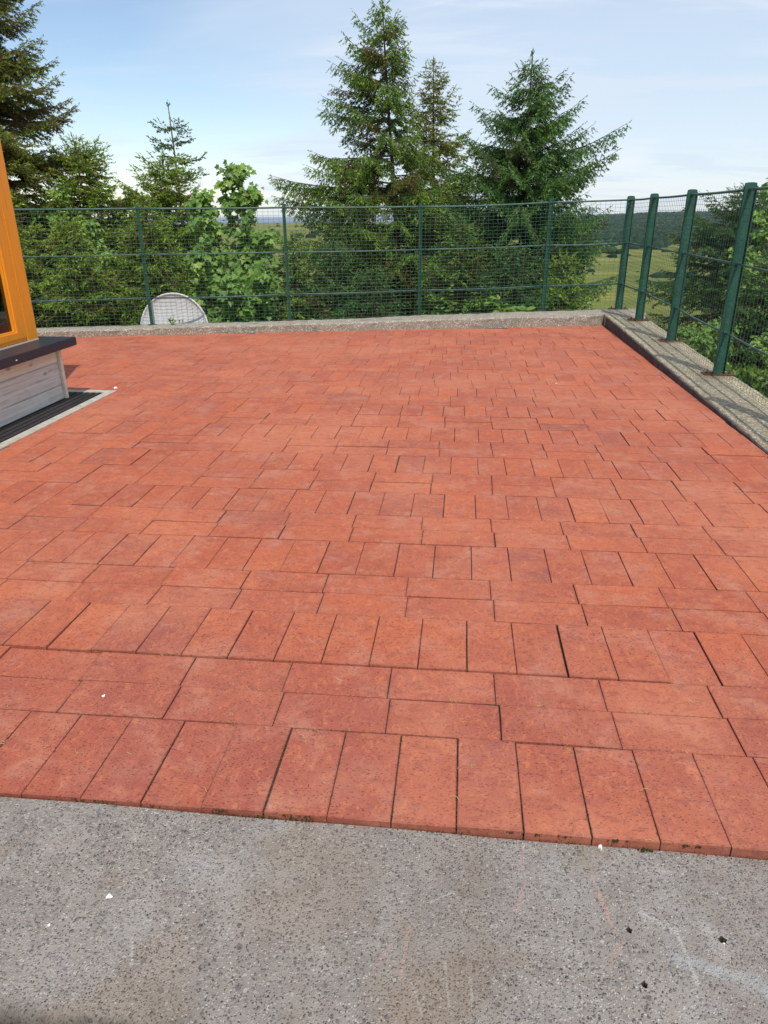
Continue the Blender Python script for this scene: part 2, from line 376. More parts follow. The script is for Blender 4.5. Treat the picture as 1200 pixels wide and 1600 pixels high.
M_GRATE = simple('black_drain_plastic', (.010, .012, .016), .38, 0, .3, 20, (.03, .032, .036), .1)
M_RIM = simple('pale_concrete', (.48, .44, .38), .9, 0, .4, 18, (.30, .27, .22), .5, .003)
M_CAULK = simple('sealant', (.62, .56, .47), .6, 0, .1, 20)
M_PATH = simple('dark_path_concrete', (.20, .19, .175), .92, 0, .4, 8, (.10, .09, .08), .5, .006)
M_ROOF = simple('dark_roof', (.06, .06, .065), .7, 0, .3, 3)
M_INT = simple('dim_interior', (.14, .11, .09), .9, 0, .3, 3)
M_WHITE = simple('weathered_white_enamel', (.74, .76, .77), .42, 0, .25, 7, (.60, .62, .60), .1, .002)
M_CHIP = simple('white_shell', (.86, .84, .82), .6, 0, .05, 30)
M_PEB = simple('pale_pebble', (.68, .62, .56), .7, 0, .3, 60)
M_HOLE = simple('drilled_hole_wall', (.10, .075, .055), .95, 0, .5, 80)

def wood_orange():
    t = MT('orange_stained_pine'); P = t.obj()
    g = t.noise(t.map(P, (14, 14, 1.1)), 3.0, 6, .6, .8); f = t.noise(t.map(P, (120, 120, 4)), 1.6, 3, .6)
    base = t.ramp(g, [(.3, (.72, .245, .020)), (.5, (.86, .320, .026)), (.68, (.74, .26, .018))])
    base = t.mix(t.rng(f, .5, .75, 0, .22), base, (.60, .205, .012))
    return t.set(base=base, rough=.38, spec=.4, normal=t.bump(f, .12, .001))
M_ORANGE = wood_orange()
def wood_grey(name, c0, c1, c2):
    t = MT(name); P = t.pos(); r = t.n.new('ShaderNodeObjectInfo').outputs['Random']
    o = t.n.new('ShaderNodeCombineXYZ'); t._in(o.inputs[1], t.math('MULTIPLY', r, 31.)); t._in(o.inputs[2], t.math('MULTIPLY', r, 9.))
    Q = t.vmath('ADD', P, o.outputs[0])
    g = t.noise(t.map(Q, (1, .8, 22)), 2.6, 6, .6, .25); f = t.noise(t.map(Q, (1, 3, 170)), 1.8, 4, .65, .1)
    base = t.ramp(g, [(.3, c0), (.5, c1), (.7, c2)])
    base = t.mix(t.rng(f, .5, .75, 0, .4), base, tuple(x*.5 for x in c1))
    kn = t.voro(t.map(Q, (1, 3.6, 8.5)), 1.0); kn = t.math('ADD', kn, t.math('MULTIPLY', t.math('SUBTRACT', t.noise(Q, 60, 4), .5), .10)); base = t.mix(t.rng(kn, .04, .17, .6, 0), base, (.16, .12, .085))
    base = t.mix(t.rng(t.noise(Q, 5, 5, .6), .5, .75, 0, .5), base, (.82, .80, .77))
    return t.set(base=base, rough=.85, spec=.25, normal=t.bump(t.math('ADD', f, g), .4, .002))
M_BOARD = wood_grey('silvered_larch', (.40, .37, .33), (.60, .565, .51), (.72, .685, .63))
M_BOARD_Y = wood_grey('sheltered_larch', (.62, .52, .37), (.74, .65, .50), (.80, .74, .62))
def glass():
    t = MT('window_glass')
    gl = t.n.new('ShaderNodeBsdfGlossy'); gl.inputs['Roughness'].default_value = .01; gl.inputs['Color'].default_value = (.9, .92, .95, 1)
    tr = t.n.new('ShaderNodeBsdfTransparent'); tr.inputs['Color'].default_value = (.42, .44, .45, 1)
    fr = t.n.new('ShaderNodeFresnel'); fr.inputs['IOR'].default_value = 1.6
    mx = t.n.new('ShaderNodeMixShader'); t.l.new(t.math('ADD', fr.outputs[0], .03, clamp=True), mx.inputs[0])
    t.l.new(tr.outputs[0], mx.inputs[1]); t.l.new(gl.outputs[0], mx.inputs[2]); t.l.new(mx.outputs[0], t.out.inputs[0])
    return t.m
M_GLASS = glass()

def foliage(name, stops, transl=.30, rough=.5, tip=None):
    """leaf colour from the 'tone' attribute (age and species of each shoot)"""
    t = MT(name); stops = [(p, tuple(x*y for x, y in zip(c, (1.85, 1.75, 1.45)))) for p, c in stops]; a = t.attr('tone'); col = t.ramp(a, stops)
    n = t.noise(t.pos(), 2.1, 3, .6); col = t.mix(t.rng(n, .35, .7, 0, .35), col, tuple(x for x in stops[-2][1]))
    t.set(base=col, rough=rough, spec=.35)
    tl = t.n.new('ShaderNodeBsdfTranslucent'); br = t.mix(.5, col, (1, 1, .3), 'MULTIPLY'); t.l.new(t.mix(.35, col, (.18, .26, .03)), tl.inputs[0])
    mx = t.n.new('ShaderNodeMixShader'); mx.inputs[0].default_value = transl
    t.l.new(t.bsdf.outputs[0], mx.inputs[1]); t.l.new(tl.outputs[0], mx.inputs[2]); t.l.new(mx.outputs[0], t.out.inputs[0])
    return t.m
BROWN = (.085, .052, .028)
M_SPRUCE = foliage('spruce_needles', [(0, BROWN), (.12, (.075, .062, .020)), (.30, (.030, .068, .020)), (.65, (.068, .135, .026)), (1, (.160, .230, .036))])
M_SPRUCE_O = foliage('olive_spruce_needles', [(0, BROWN), (.22, (.105, .075, .030)), (.40, (.060, .072, .020)), (.70, (.105, .135, .026)), (1, (.17, .21, .04))])
M_SPRUCE_Y = foliage('young_spruce_needles', [(0, BROWN), (.12, (.095, .080, .024)), (.30, (.050, .090, .018)), (.65, (.110, .190, .024)), (1, (.21, .29, .04))])
M_SPRUCE_D = foliage('blue_green_spruce_needles', [(0, BROWN), (.1, (.040, .048, .020)), (.30, (.022, .060, .025)), (.65, (.044, .108, .032)), (1, (.105, .185, .042))])
M_MAPLE = foliage('sycamore_leaves', [(0, (.16, .07, .03)), (.10, (.10, .10, .03)), (.25, (.050, .115, .028)), (.65, (.105, .200, .040)), (1, (.22, .31, .07))], .35, .45)
M_WEED = foliage('weed_leaves', [(0, (.05, .08, .02)), (.3, (.06, .12, .02)), (.65, (.11, .20, .03)), (1, (.22, .28, .06))], .35)
M_BARK = simple('spruce_bark', (.115, .080, .058), .9, 0, .5, 12, (.06, .045, .035), .8, .01)
M_BARK_P = simple('pale_bark', (.27, .215, .15), .9, 0, .5, 14, (.15, .11, .08), .8, .006)
M_MOSS = simple('moss', (.048, .050, .010), .95, 0, .6, 200, (.030, .022, .008), .6)
M_STRAW = simple('straw', (.50, .40, .20), .8, 0, .4, 90, (.34, .22, .10), .1)

def ground_mat():
    t = MT('rough_grassland'); P = t.pos()
    n = t.noise(P, .045, 6, .65); m = t.noise(P, .9, 5, .7); f = t.noise(P, 7, 4, .7)
    base = t.ramp(n, [(.3, (.070, .098, .022)), (.48, (.17, .18, .038)), (.62, (.26, .235, .055)), (.75, (.09, .125, .028))])
    base = t.mix(t.rng(m, .4, .7, 0, .55), base, (.075, .115, .022))
    base = t.mix(t.rng(f, .45, .75, 0, .45), base, (.05, .07, .018))
    # darker ground around the terrace and near the trees
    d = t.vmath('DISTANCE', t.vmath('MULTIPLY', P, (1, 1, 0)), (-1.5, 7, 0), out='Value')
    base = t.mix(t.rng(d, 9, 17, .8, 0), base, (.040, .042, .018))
    return t.set(base=base, rough=.95, spec=.15, normal=t.bump(f, .7, .05))
M_GROUND = ground_mat()
def sea_mat():
    t = MT('sea_water'); P = t.pos(); n = t.noise(P, .02, 5, .6)
    return t.set(base=(.030, .075, .13), rough=.35, spec=.4, normal=t.bump(n, .4, 3))
M_SEA = sea_mat()
def wood_mat():
    t = MT('far_conifer_woodland'); n = t.n.new('ShaderNodeNewGeometry').outputs['Random Per Island']
    return t.set(base=t.ramp(n, [(0, (.014, .030, .020)), (.6, (.025, .050, .028)), (1, (.045, .070, .030))]), rough=.95, spec=.1)
M_WOOD = wood_mat()

# ------------------------------------------------------------------ setting: terrain, sea, terrace
def ip(x, xs, ys): return np.interp(x, xs, ys)
def terrain_z(x, y):
    dx = np.maximum(np.maximum(-9.5 - x, x - 2.15), 0); dy = np.maximum(np.maximum(-7 - y, y - (8.75 + .2*np.clip(x, -7, 2.2))), 0)
    d = np.hypot(dx, dy); D = np.hypot(x, y); az = np.degrees(np.arctan2(x, y))
    w = np.clip((az + 1)/10, 0, 1)*(np.abs(az) < 90) + (np.abs(az) >= 90)*0.5
    zl = ip(d, [0, .3, 1, 3, 8, 20, 60, 150, 300, 900, 1700, 2600, 4500], [-.55, -.55, -.62, -.85, -1.25, -1.8, -3.2, -4.6, -5.6, -7.5, -10.5, -30, -70])
    crest = ip(az, [0, 8, 10, 13, 18, 30, 60], [-12, -6, -3.0, 1.6, 3.0, 4.5, 4.5])-1.5
    zr = ip(d, [0, .3, 1, 3, 8, 20, 60, 150, 260, 700], [-.55, -.55, -.62, -.85, -1.25, -1.8, -3.3, -6.2, -10.5, -15.])
    k = np.clip((d-700)/1200, 0, 1); k = k*k*(3-2*k); zr = zr*(1-k) + crest*k
    k2 = np.clip((d-2000)/2200, 0, 1); zr = zr*(1-k2) - 70*k2
    z = zl*(1-w) + zr*w
    amp = np.clip(d/400, 0, 1)*.9 + .06*np.clip(d, 0, 1)
    z += amp*(np.sin(x*.021+1)*np.cos(y*.017)+.5*np.sin(x*.063+y*.041)) * np.clip(1-(d-1500)/1500, .2, 1)
    z += .05*np.clip(d, 0, 1)*np.sin(x*2.3+y*1.1)*np.sin(y*1.9-x)
    return z
def build_terrain():
    rs = np.concatenate([np.linspace(.0, 14, 36)[1:], np.geomspace(14.5, 4800, 110)]); na = 300
    th = np.linspace(0, 2*np.pi, na, endpoint=False)
    X = (-3 + rs[:, None]*np.sin(th)); Y = (4 + rs[:, None]*np.cos(th))
    X = np.concatenate([[-3.], X.ravel()]); Y = np.concatenate([[4.], Y.ravel()])
    Z = terrain_z(X, Y); V = np.stack([X, Y, Z], 1); n = len(rs)
    i, j = np.meshgrid(np.arange(n-1), np.arange(na), indexing='ij')
    a = 1+i*na+j; b = 1+i*na+(j+1) % na
    F = np.stack([a, b, b+na, a+na], -1).reshape(-1, 4)
    o = np_mesh('terrain', V, F[:, ::-1], M_GROUND, smooth=True)
    tag(o, kind='structure')
build_terrain()
m = MB(); N = 64; R = 42000
m.add([(0, 0, -60)]+[(R*math.cos(2*math.pi*k/N), R*math.sin(2*math.pi*k/N), -60) for k in range(N)], [(0, 1+k, 1+(k+1) % N) for k in range(N)])
tag(m.build('sea', M_SEA), kind='structure')

def far_woodland():
    """conifer plantation on the far ridge: thousands of small crowns, one mass"""
    g = np.random.default_rng(5); n = 15000
    az = np.radians(g.uniform(3.5, 34, n)); D = 230 + 1750*g.random(n)**.8
    x = D*np.sin(az); y = D*np.cos(az)
    keep = (D > 300 + 60*np.sin(az*30) + 60*np.sin(az*71)) & (np.sin(x*.011+2)*np.sin(y*.008) > -.82)
    x, y, D = x[keep], y[keep], D[keep]; n = len(x); z = terrain_z(x, y)
    h = g.uniform(3.2, 6.5, n)*1.2*np.clip(D/700, .45, 1.0); r = h*g.uniform(.42, .7, n)
    k = 5; a = np.arange(k)*2*np.pi/k
    ph = g.random(n)*6.28
    ring = lambda s, f: np.stack([x[:, None]+r[:, None]*s*np.cos(a+ph[:, None]), y[:, None]+r[:, None]*s*np.sin(a+ph[:, None]), (z+h*f)[:, None]+0*a], -1)
    V = np.concatenate([ring(1., .05), ring(.8, .5), np.stack([x, y, z+h], -1)[:, None]], 1)
    m_ = V.shape[1]; base = (np.arange(n)*m_)[:, None, None]
    F = []
    for j in range(k):
        q = (j+1) % k; F += [(j, q, k+q), (j, k+q, k+j), (k+j, k+q, 2*k)]
    F = (base+np.array(F)[None]).reshape(-1, 3)
    o = np_mesh('distant_woodland', V.reshape(-1, 3), F, M_WOOD)
    tag(o, 'dark green plantation covering the far ridge beyond the fence', 'woodland', kind='stuff')
far_woodland()

def field_shrubs():
    g = np.random.default_rng(15); n = 900; az = np.radians(g.uniform(-42, 34, n)); D = 48*np.exp(g.random(n)*3.4)
    x = D*np.sin(az); y = D*np.cos(az); keep = (np.sin(x*.05+1.3)*np.sin(y*.043)+.35*np.sin(x*.31) > -.05); x, y, D = x[keep], y[keep], D[keep]; n = len(x)
    z = terrain_z(x, y)-.1; k = 7; h = g.uniform(.35, 1.2, n)*np.clip(D/130, .4, 2.2); r = h*g.uniform(.6, 1.3, n); a = np.arange(k)*2*np.pi/k
    q = lambda s_, f: np.stack([x[:, None]+r[:, None]*s_*np.cos(a)*g.uniform(.8, 1.2, (n, k)), y[:, None]+r[:, None]*s_*np.sin(a)*g.uniform(.8, 1.2, (n, k)), z[:, None]+h[:, None]*f*g.uniform(.85, 1.1, (n, k))], -1)
    V = np.concatenate([q(1, .1), q(1.05, .45), q(.7, .85), np.stack([x, y, z+h], -1)[:, None]], 1); m_ = V.shape[1]; F = []
    for j in range(k):
        e = (j+1) % k
        for l in (0, 1): F += [(l*k+j, l*k+e, l*k+k+e), (l*k+j, l*k+k+e, l*k+k+j)]
        F.append((2*k+j, 2*k+e, 3*k))
    F = ((np.arange(n)*m_)[:, None, None]+np.array(F)[None]).reshape(-1, 3)
    tag(np_mesh('field_scrub', V.reshape(-1, 3), F, M_WOOD), 'dark gorse and scrub dotted over the fields', 'scrub', kind='stuff')
field_shrubs()

KX = 1.885                                   # inner face of the right kerb
def kz(y): return float(np.interp(y, [-1, 1, 3, 5, 6.3, 8.8], [.008, .012, .022, .062, .090, .145]))
def fk_front(x): return 8.70 + (x-1.88)*.205  # front line of the far kerb
def fk_z(x): return float(np.interp(x, [-6, -4, -.6, 1.9], [.075, .085, .112, .138]))
def fk_back(x): return float(np.interp(x, [-7, -5.4, -4, -2.28, -.59, 1.54, 2.45], [7.22, 7.56, 7.84, 8.22, 8.70, 9.22, 9.42]))
S = .16

m = MB(); m.box(-9, 2.3, -.44, 8.2, -.75, -.075); m.box(-9, 2.0, 8.2, 8.3, -.75, -.075)
tag(m.build('terrace_base', M_DIRT), kind='structure')
m = MB(); m.add([(-8.5, .003, -.008), (KX+.06, .003, -.008), (KX+.06, 8.85, -.008), (-8.5, 6.75, -.008)], [(0, 1, 2, 3)])
tag(m.build('sand_bed', M_BED), kind='structure')
m = MB(); m.box(-9, 8, -7, -.545, -.5, -.19); tag(m.build('path', M_PATH), kind='structure')

# ---- foreground slab with a rounded nose and three drilled holes
def slab_z(x): return float(np.interp(x, [-4, -1.2, .72, 2.4], [-.006, -.008, -.024, -.030]))
HOLES = [(.364, -.219, .0065), (.369, -.334, .0065), (.552, -.222, .0085)]
def slab():
    bm = bmesh.new(); root = None
    def loop(pts):
        vs = [bm.verts.new(p) for p in pts]; return [bm.edges.new((vs[i], vs[(i+1) % len(vs)])) for i in range(len(vs))], vs
    xs = np.linspace(-4, 2.4, 65); yb = [-.486 + .006*math.sin(x*2.1+.5) + .004*math.sin(x*17) for x in xs]
    front = [(x, y, slab_z(x)) for x, y in zip(xs, yb)]
    back = [(x, -.005 - .002*math.sin(x*9), slab_z(x)) for x in xs[::-1]]
    ed, vs = loop(front+back); fr = vs[:len(xs)]
    hv = []
    for hx, hy, hr in HOLES:
        e2, v2 = loop([(hx+hr*(1+.25*math.sin(k*2.3))*math.cos(k*math.pi/7), hy+hr*(1+.2*math.cos(k*1.7))*math.sin(k*math.pi/7), slab_z(hx)) for k in range(14)])
        ed += e2; hv.append(v2)
    bmesh.ops.triangle_fill(bm, use_beauty=True, edges=ed)
    prev = fr
    for a in (15, 35, 55, 75, 90):
        t = math.radians(a); cur = []
        for i, v in enumerate(fr):
            cur.append(bm.verts.new((v.co.x, v.co.y - .035*math.sin(t), v.co.z - .028*(1-math.cos(t)))))
        for i in range(len(fr)-1): bm.faces.new((prev[i], cur[i], cur[i+1], prev[i+1]))
        prev = cur
    low = [bm.verts.new((v.co.x, v.co.y, -.25)) for v in prev]
    for i in range(len(fr)-1): bm.faces.new((prev[i], low[i], low[i+1], prev[i+1]))
    bl = [bm.verts.new((v.co.x, v.co.y, -.07)) for v in vs[len(xs):]]; bk = vs[len(xs):]
    for i in range(len(bl)-1): bm.faces.new((bk[i], bl[i], bl[i+1], bk[i+1]))
    me = bpy.data.meshes.new('concrete_slab'); 
    hole_faces = []
    for v2 in hv:
        lv = [bm.verts.new((v.co.x, v.co.y, v.co.z-.035)) for v in v2]
        for i in range(14):
            f = bm.faces.new((v2[i], lv[i], lv[(i+1) % 14], v2[(i+1) % 14])); f.material_index = 1
        f = bm.faces.new(lv); f.material_index = 1
    bmesh.ops.recalc_face_normals(bm, faces=bm.faces)
    bm.to_mesh(me); bm.free(); me.materials.append(M_SLAB); me.materials.append(M_HOLE)
    o = link(bpy.data.objects.new('concrete_slab', me)); tag(o, kind='structure')
slab()

# ---- kerbs
def strip_kerb(name, pts_in, pts_out, ztop, zbot, mat, label, jitter=.006):
    """solid with an uneven, slightly rounded top edge; pts lists run along the kerb"""
    bm = bmesh.new(); g = random.Random(3); rows = []
    for (a, b, zt) in zip(pts_in, pts_out, ztop):
        j = lambda s=1.: g.uniform(-jitter, jitter)*s
        ax, ay = a; bx, by = b; ux, uy = (bx-ax), (by-ay); L = math.hypot(ux, uy); ux /= L; uy /= L
        P = lambda d, z: bm.verts.new((ax+ux*d, ay+uy*d, z))
        rows.append([P(0, zbot), P(j(.5), zt-.06), P(j(.7), zt-.018+j(.4)), P(.012+j(.7), zt-.004+j(.4)), P(.035+j(), zt+j(.3)), P(L*.5+j(), zt+.003+j(.4)),
                     P(L-.03+j(), zt+j(.3)), P(L+j(.6), zt-.02+j()), P(L, zbot)])
    for r0, r1 in zip(rows, rows[1:]):
        for k in range(len(r0)-1): bm.faces.new((r0[k], r0[k+1], r1[k+1], r1[k]))
    bm.faces.new(rows[0][::-1]); bm.faces.new(rows[-1])
    bmesh.ops.recalc_face_normals(bm, faces=bm.faces)
    me = bpy.data.meshes.new(name); bm.to_mesh(me); bm.free(); me.materials.append(mat)
    o = link(bpy.data.objects.new(name, me)); tag(o, label, 'kerb'); return o
ys = np.arange(-1.0, 8.79, .06)
kr = strip_kerb('gravel_kerb', [(KX+.002*math.sin(y*5), y) for y in ys], [(2.375+.004*math.sin(y*3), y) for y in ys],
                [kz(y) for y in ys], -.7, M_KERB_R, 'pale gravelly concrete kerb carrying the right hand fence', .005)
xs = np.arange(-8.6, 2.46, .06)
kf = strip_kerb('concrete_kerb', [(x, fk_front(x) if x < 1.86 else fk_front(1.86)+.10) for x in xs], [(x, fk_back(x)) for x in xs],
                [fk_z(x)+.0035+.006*math.sin(x*3.1)*math.sin(x*1.3) for x in xs], -.7, M_KERB_FAR, 'grey lichen speckled concrete kerb along the far side of the terrace', .009)
# shade on the right kerb's inner face, put in as a thin dark strip
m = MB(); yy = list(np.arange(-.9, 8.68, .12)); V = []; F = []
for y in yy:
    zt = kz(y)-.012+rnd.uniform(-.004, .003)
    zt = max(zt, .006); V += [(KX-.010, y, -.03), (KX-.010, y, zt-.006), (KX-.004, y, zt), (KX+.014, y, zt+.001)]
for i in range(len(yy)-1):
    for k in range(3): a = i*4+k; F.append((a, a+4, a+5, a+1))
m.add(V, F); m.build('shade_strip', M_DARKSTRIP, kr)

# ------------------------------------------------------------------ paving
STEP = .16; LSTR = .331
HEAD_OFF = {0: 0.0, 4: -.834, 8: -.694, 12: -.530, 16: -.379, 20: -.289}
STR_OFF = {2: .74, 6: .81, 10: .96, 14: 1.06, 18: 1.20, 22: 1.34}
DRX, DRY = -2.955, 4.495
def project(p):
    d = Vector(p)-CAM; z = d.dot(FW)
    if z < .05: return None
    return 600+FPX*d.dot(RT)/z, 800-FPX*d.dot(UP)/z
bricks = []   # x0,x1,y0,y1, zoff, tiltx, tilty, yaw, is_header
G = random.Random(21)
for r in range(0, 60, 2):
    header = (r % 4 == 0); Y0 = r*STEP
    if Y0 > 8.85: break
    if header: lanes = [(Y0, Y0+2*STEP, STEP, HEAD_OFF.get(r, G.random())*STEP)]
    else:
        o = STR_OFF.get(r, G.random()*2)*STEP
        lanes = [(Y0, Y0+STEP, LSTR, o+G.uniform(-.004, .006)), (Y0+STEP, Y0+2*STEP, LSTR, o+G.uniform(-.010, .004)+(-.004 if r == 2 else 0))]
    for (ya, yb, pitch, off) in lanes:
        k0 = math.floor((-8.3-off)/pitch); drift = 0
        for k in range(k0, int((KX+.3-off)/pitch)+2):
            jx = G.gauss(0, .0005)
            x0 = off+k*pitch+jx; x1 = x0+pitch
            g = .0013+min(.0012, abs(G.gauss(0, .0005)))+(.0016 if G.random() < .05 else 0); gy = .0009+min(.0012, abs(G.gauss(0, .0006)))
            bx0, bx1, by0, by1 = x0+g, x1-g*.6, ya+gy, yb-gy
            bx1 = min(bx1, KX-.011)
            cxm, cym = (bx0+bx1)/2, (by0+by1)/2
            if cym < DRY and bx0 < DRX: bx0 = DRX+.001
            if bx1-bx0 < .02: continue
            if cym > fk_front(cxm)+.06: continue
            if header and r == 4 and k == 3: bx0 += .0050
            z = G.gauss(0, .0011); tx = G.gauss(0, .0035); ty = G.gauss(0, .0045)
            if r == 4 and x1 < 2.3*STEP+.35:              # the course that has lifted
                ty += -.017*(1 if x1 < .45 else .5); z += .0050
            if r == 2 and ya < Y0+.01: z += .0005
            if G.random() < .045: z += G.choice((-1, 1))*.0032
            bricks.append((bx0, bx1, by0, by1, z, tx, ty, header, r))
# gap left of the leaning header at px 875
def brick_mesh(w, d, seed):
    g = random.Random(seed); bm = bmesh.new(); c = .0015; T = .045
    j = lambda s: g.uniform(-s, s)
    def ring(hx, hy, z, s):
        out = []
        for sx, sy in ((-1,-1),(0,-1),(1,-1),(1,0),(1,1),(0,1),(-1,1),(-1,0)):
            out.append(bm.verts.new((sx*hx+j(s), sy*hy+j(s), z+j(s*.4))))
        return out
    r0 = ring(w/2, d/2, -T, 0); r1 = ring(w/2, d/2, -c*.9, .0009); r2 = ring(w/2-c, d/2-c, 0, .0008)
    cv = bm.verts.new((j(.004), j(.004), j(.0005)))
    for a, b in ((r0, r1), (r1, r2)):
        for i in range(8): bm.faces.new((a[i], a[(i+1) % 8], b[(i+1) % 8], b[i]))
    for i in range(8): bm.faces.new((r2[i], r2[(i+1) % 8], cv))
    me = bpy.data.meshes.new('brick'); bm.to_mesh(me); bm.free(); me.materials.append(M_BRICK); return me
VAR = {}
def variant(w, d, key):
    kx = (round(w/.0015), round(d/.0015))
    if key is not None:
        if (kx, key) not in VAR: VAR[(kx, key)] = brick_mesh(w, d, hash((kx, key)) & 0xffff)
        return VAR[(kx, key)]
def area(b):
    q = [project((x, y, 0)) for x, y in ((b[0], b[2]), (b[1], b[2]), (b[1], b[3]), (b[0], b[3]))]
    if any(p is None for p in q): return 0
    cxp = sum(p[0] for p in q)/4; cyp = sum(p[1] for p in q)/4
    if not (-30 < cxp < 1230 and -30 < cyp < 1640): return 0
    return abs(sum(q[i][0]*q[(i+1) % 4][1]-q[(i+1) % 4][0]*q[i][1] for i in range(4)))/2
paving = MB(); paving.box(-8.4, KX+.05, .004, .4, -.0745, -.020)
paving = paving.build('paving', M_BED); tag(paving, kind='structure')
order = sorted(range(len(bricks)), key=lambda i: -area(bricks[i]))
near = set(order[:298]); rest = MB()
for i, (x0, x1, y0, y1, z, tx, ty, hd, r) in enumerate(bricks):
    cx_, cy_ = (x0+x1)/2, (y0+y1)/2; w, d = x1-x0, y1-y0
    if i in near:
        me = variant(w, d, i % 3); o = bpy.data.objects.new('brick', me)
        o.location = (cx_, cy_, z); o.rotation_euler = (ty, tx, G.gauss(0, .0016)); link(o, paving)
    else:
        c = .0015; yw = G.gauss(0, .0016); ca, sa = math.cos(yw), math.sin(yw)
        def P(px, py, pz):
            return (cx_+px*ca-py*sa, cy_+px*sa+py*ca, z+pz+py*ty-px*tx)
        V = []
        for hx, hy, pz in ((w/2, d/2, -.045), (w/2, d/2, -c*.9), (w/2-c, d/2-c, 0)):
            V += [P(-hx, -hy, pz), P(hx, -hy, pz), P(hx, hy, pz), P(-hx, hy, pz)]
        rest.add(V, [(a+k, a+(k+1) % 4, a+4+(k+1) % 4, a+4+k) for a in (0, 4) for k in range(4)]+[(8, 9, 10, 11)])
o = rest.build('distant_bricks', M_BRICK_J, paving); tag(o, 'far courses of red brick pavers', kind='stuff')

# ------------------------------------------------------------------ drain
drain = empty('channel_drain', (-3.18, 3.2, 0)); tag(drain, 'black slotted drain channel in a pale concrete rim below the timber wall', 'drain')
def child(o, root):   # keep world placement under the empty
    o.parent = root; o.matrix_parent_inverse = Matrix.Translation(-root.location); return o
m = MB(); m.box(-3.036, -2.958, -1., 4.478, -.07, .0015); m.box(-3.42, -3.036, 4.405, 4.478, -.07, .001); child(m.build('rim', M_RIM), drain)
m = MB(); m.box(-3.42, -3.036, -1., 4.405, -.07, -.022); child(m.build('channel_bed', M_GRATE), drain)
for k in range(6):
    x = -3.352+k*.0555; m = MB(); m.box(x-.016, x+.016, -1., 4.40, -.02, -.002)
    m.box(x-.022, x-.016, -1., 4.40, -.02, -.006); child(m.build('grate_bar', M_GRATE), drain)
m = MB()
for k in range(38): y = -.95+k*.142; m.box(-3.39, -3.04, y, y+.008, -.019, -.009)
o = child(m.build('cross_ribs', M_GRATE), drain)

# ------------------------------------------------------------------ building
B = empty('timber_building', (-5, 2, 0)); tag(B, 'timber building corner with an orange framed window over grey boards', 'building')
BX, BY = -3.262, 4.185
m = MB(); m.box(-8, BX-.03, -3.5, BY-.03, -.07, .47); child(m.build('plinth_core', M_INT), B)
for (z0, z1, mt) in ((.005, .114, M_BOARD), (.120, .298, M_BOARD), (.304, .418, M_BOARD_Y)):
    m = MB()
    V = [(BX-.028, -3.5, z0), (BX, -3.5, z0), (BX, -3.5, z1-.008), (BX-.008, -3.5, z1), (BX-.028, -3.5, z1)]
    V += [(x, BY-.028, z) for x, y, z in V]
    m.add(V, [(0, 1, 2, 3, 4), (9, 8, 7, 6, 5)]+[(k, k+5, (k+1) % 5+5, (k+1) % 5) for k in range(5)])
    child(m.build('board', mt), B)
    m = MB(); m.box(-8, BX-.03, BY-.0285, BY-.003, z0, z1); child(m.build('board', mt), B)
m = MB(); m.box(BX-.026, BX+.022, BY-.024, BY+.012, 0.003, .4185); child(m.build('corner_board', M_BOARD_Y), B)
# sill, wrapping the corner
bm = bmesh.new()
pts = [(-3.14, -3.5), (-3.14, 4.285), (-8, 4.285), (-8, 4.02), (-3.46, 4.02), (-3.46, -3.5)]
lo = [bm.verts.new((x, y, .4195)) for x, y in pts]; hi = [bm.verts.new((x, y, .484)) for x, y in pts]
for i in range(6): bm.faces.new((lo[i], lo[(i+1) % 6], hi[(i+1) % 6], hi[i]))
bm.faces.new(lo[::-1]); bm.faces.new(hi); bmesh.ops.recalc_face_normals(bm, faces=bm.faces)
bmesh.ops.bevel(bm, geom=[e for e in bm.edges], offset=.005, segments=2, affect='EDGES')
me = bpy.data.meshes.new('window_sill'); bm.to_mesh(me); bm.free(); me.materials.append(M_SILL)
child(link(bpy.data.objects.new('window_sill', me)), B)
FX = -3.376
m = MB(); m.box(FX-.004, FX+.004, -3.5, 4.140, .4845, .494); m.box(-8, FX-.01, 4.130, 4.140, .4845, .494); child(m.build('sealant_bead', M_CAULK), B)
m = MB(); m.box(-3.1398, -3.1386, 3.428, 3.446, .447, .454); child(m.build('paint_spot', M_CHIP), B)
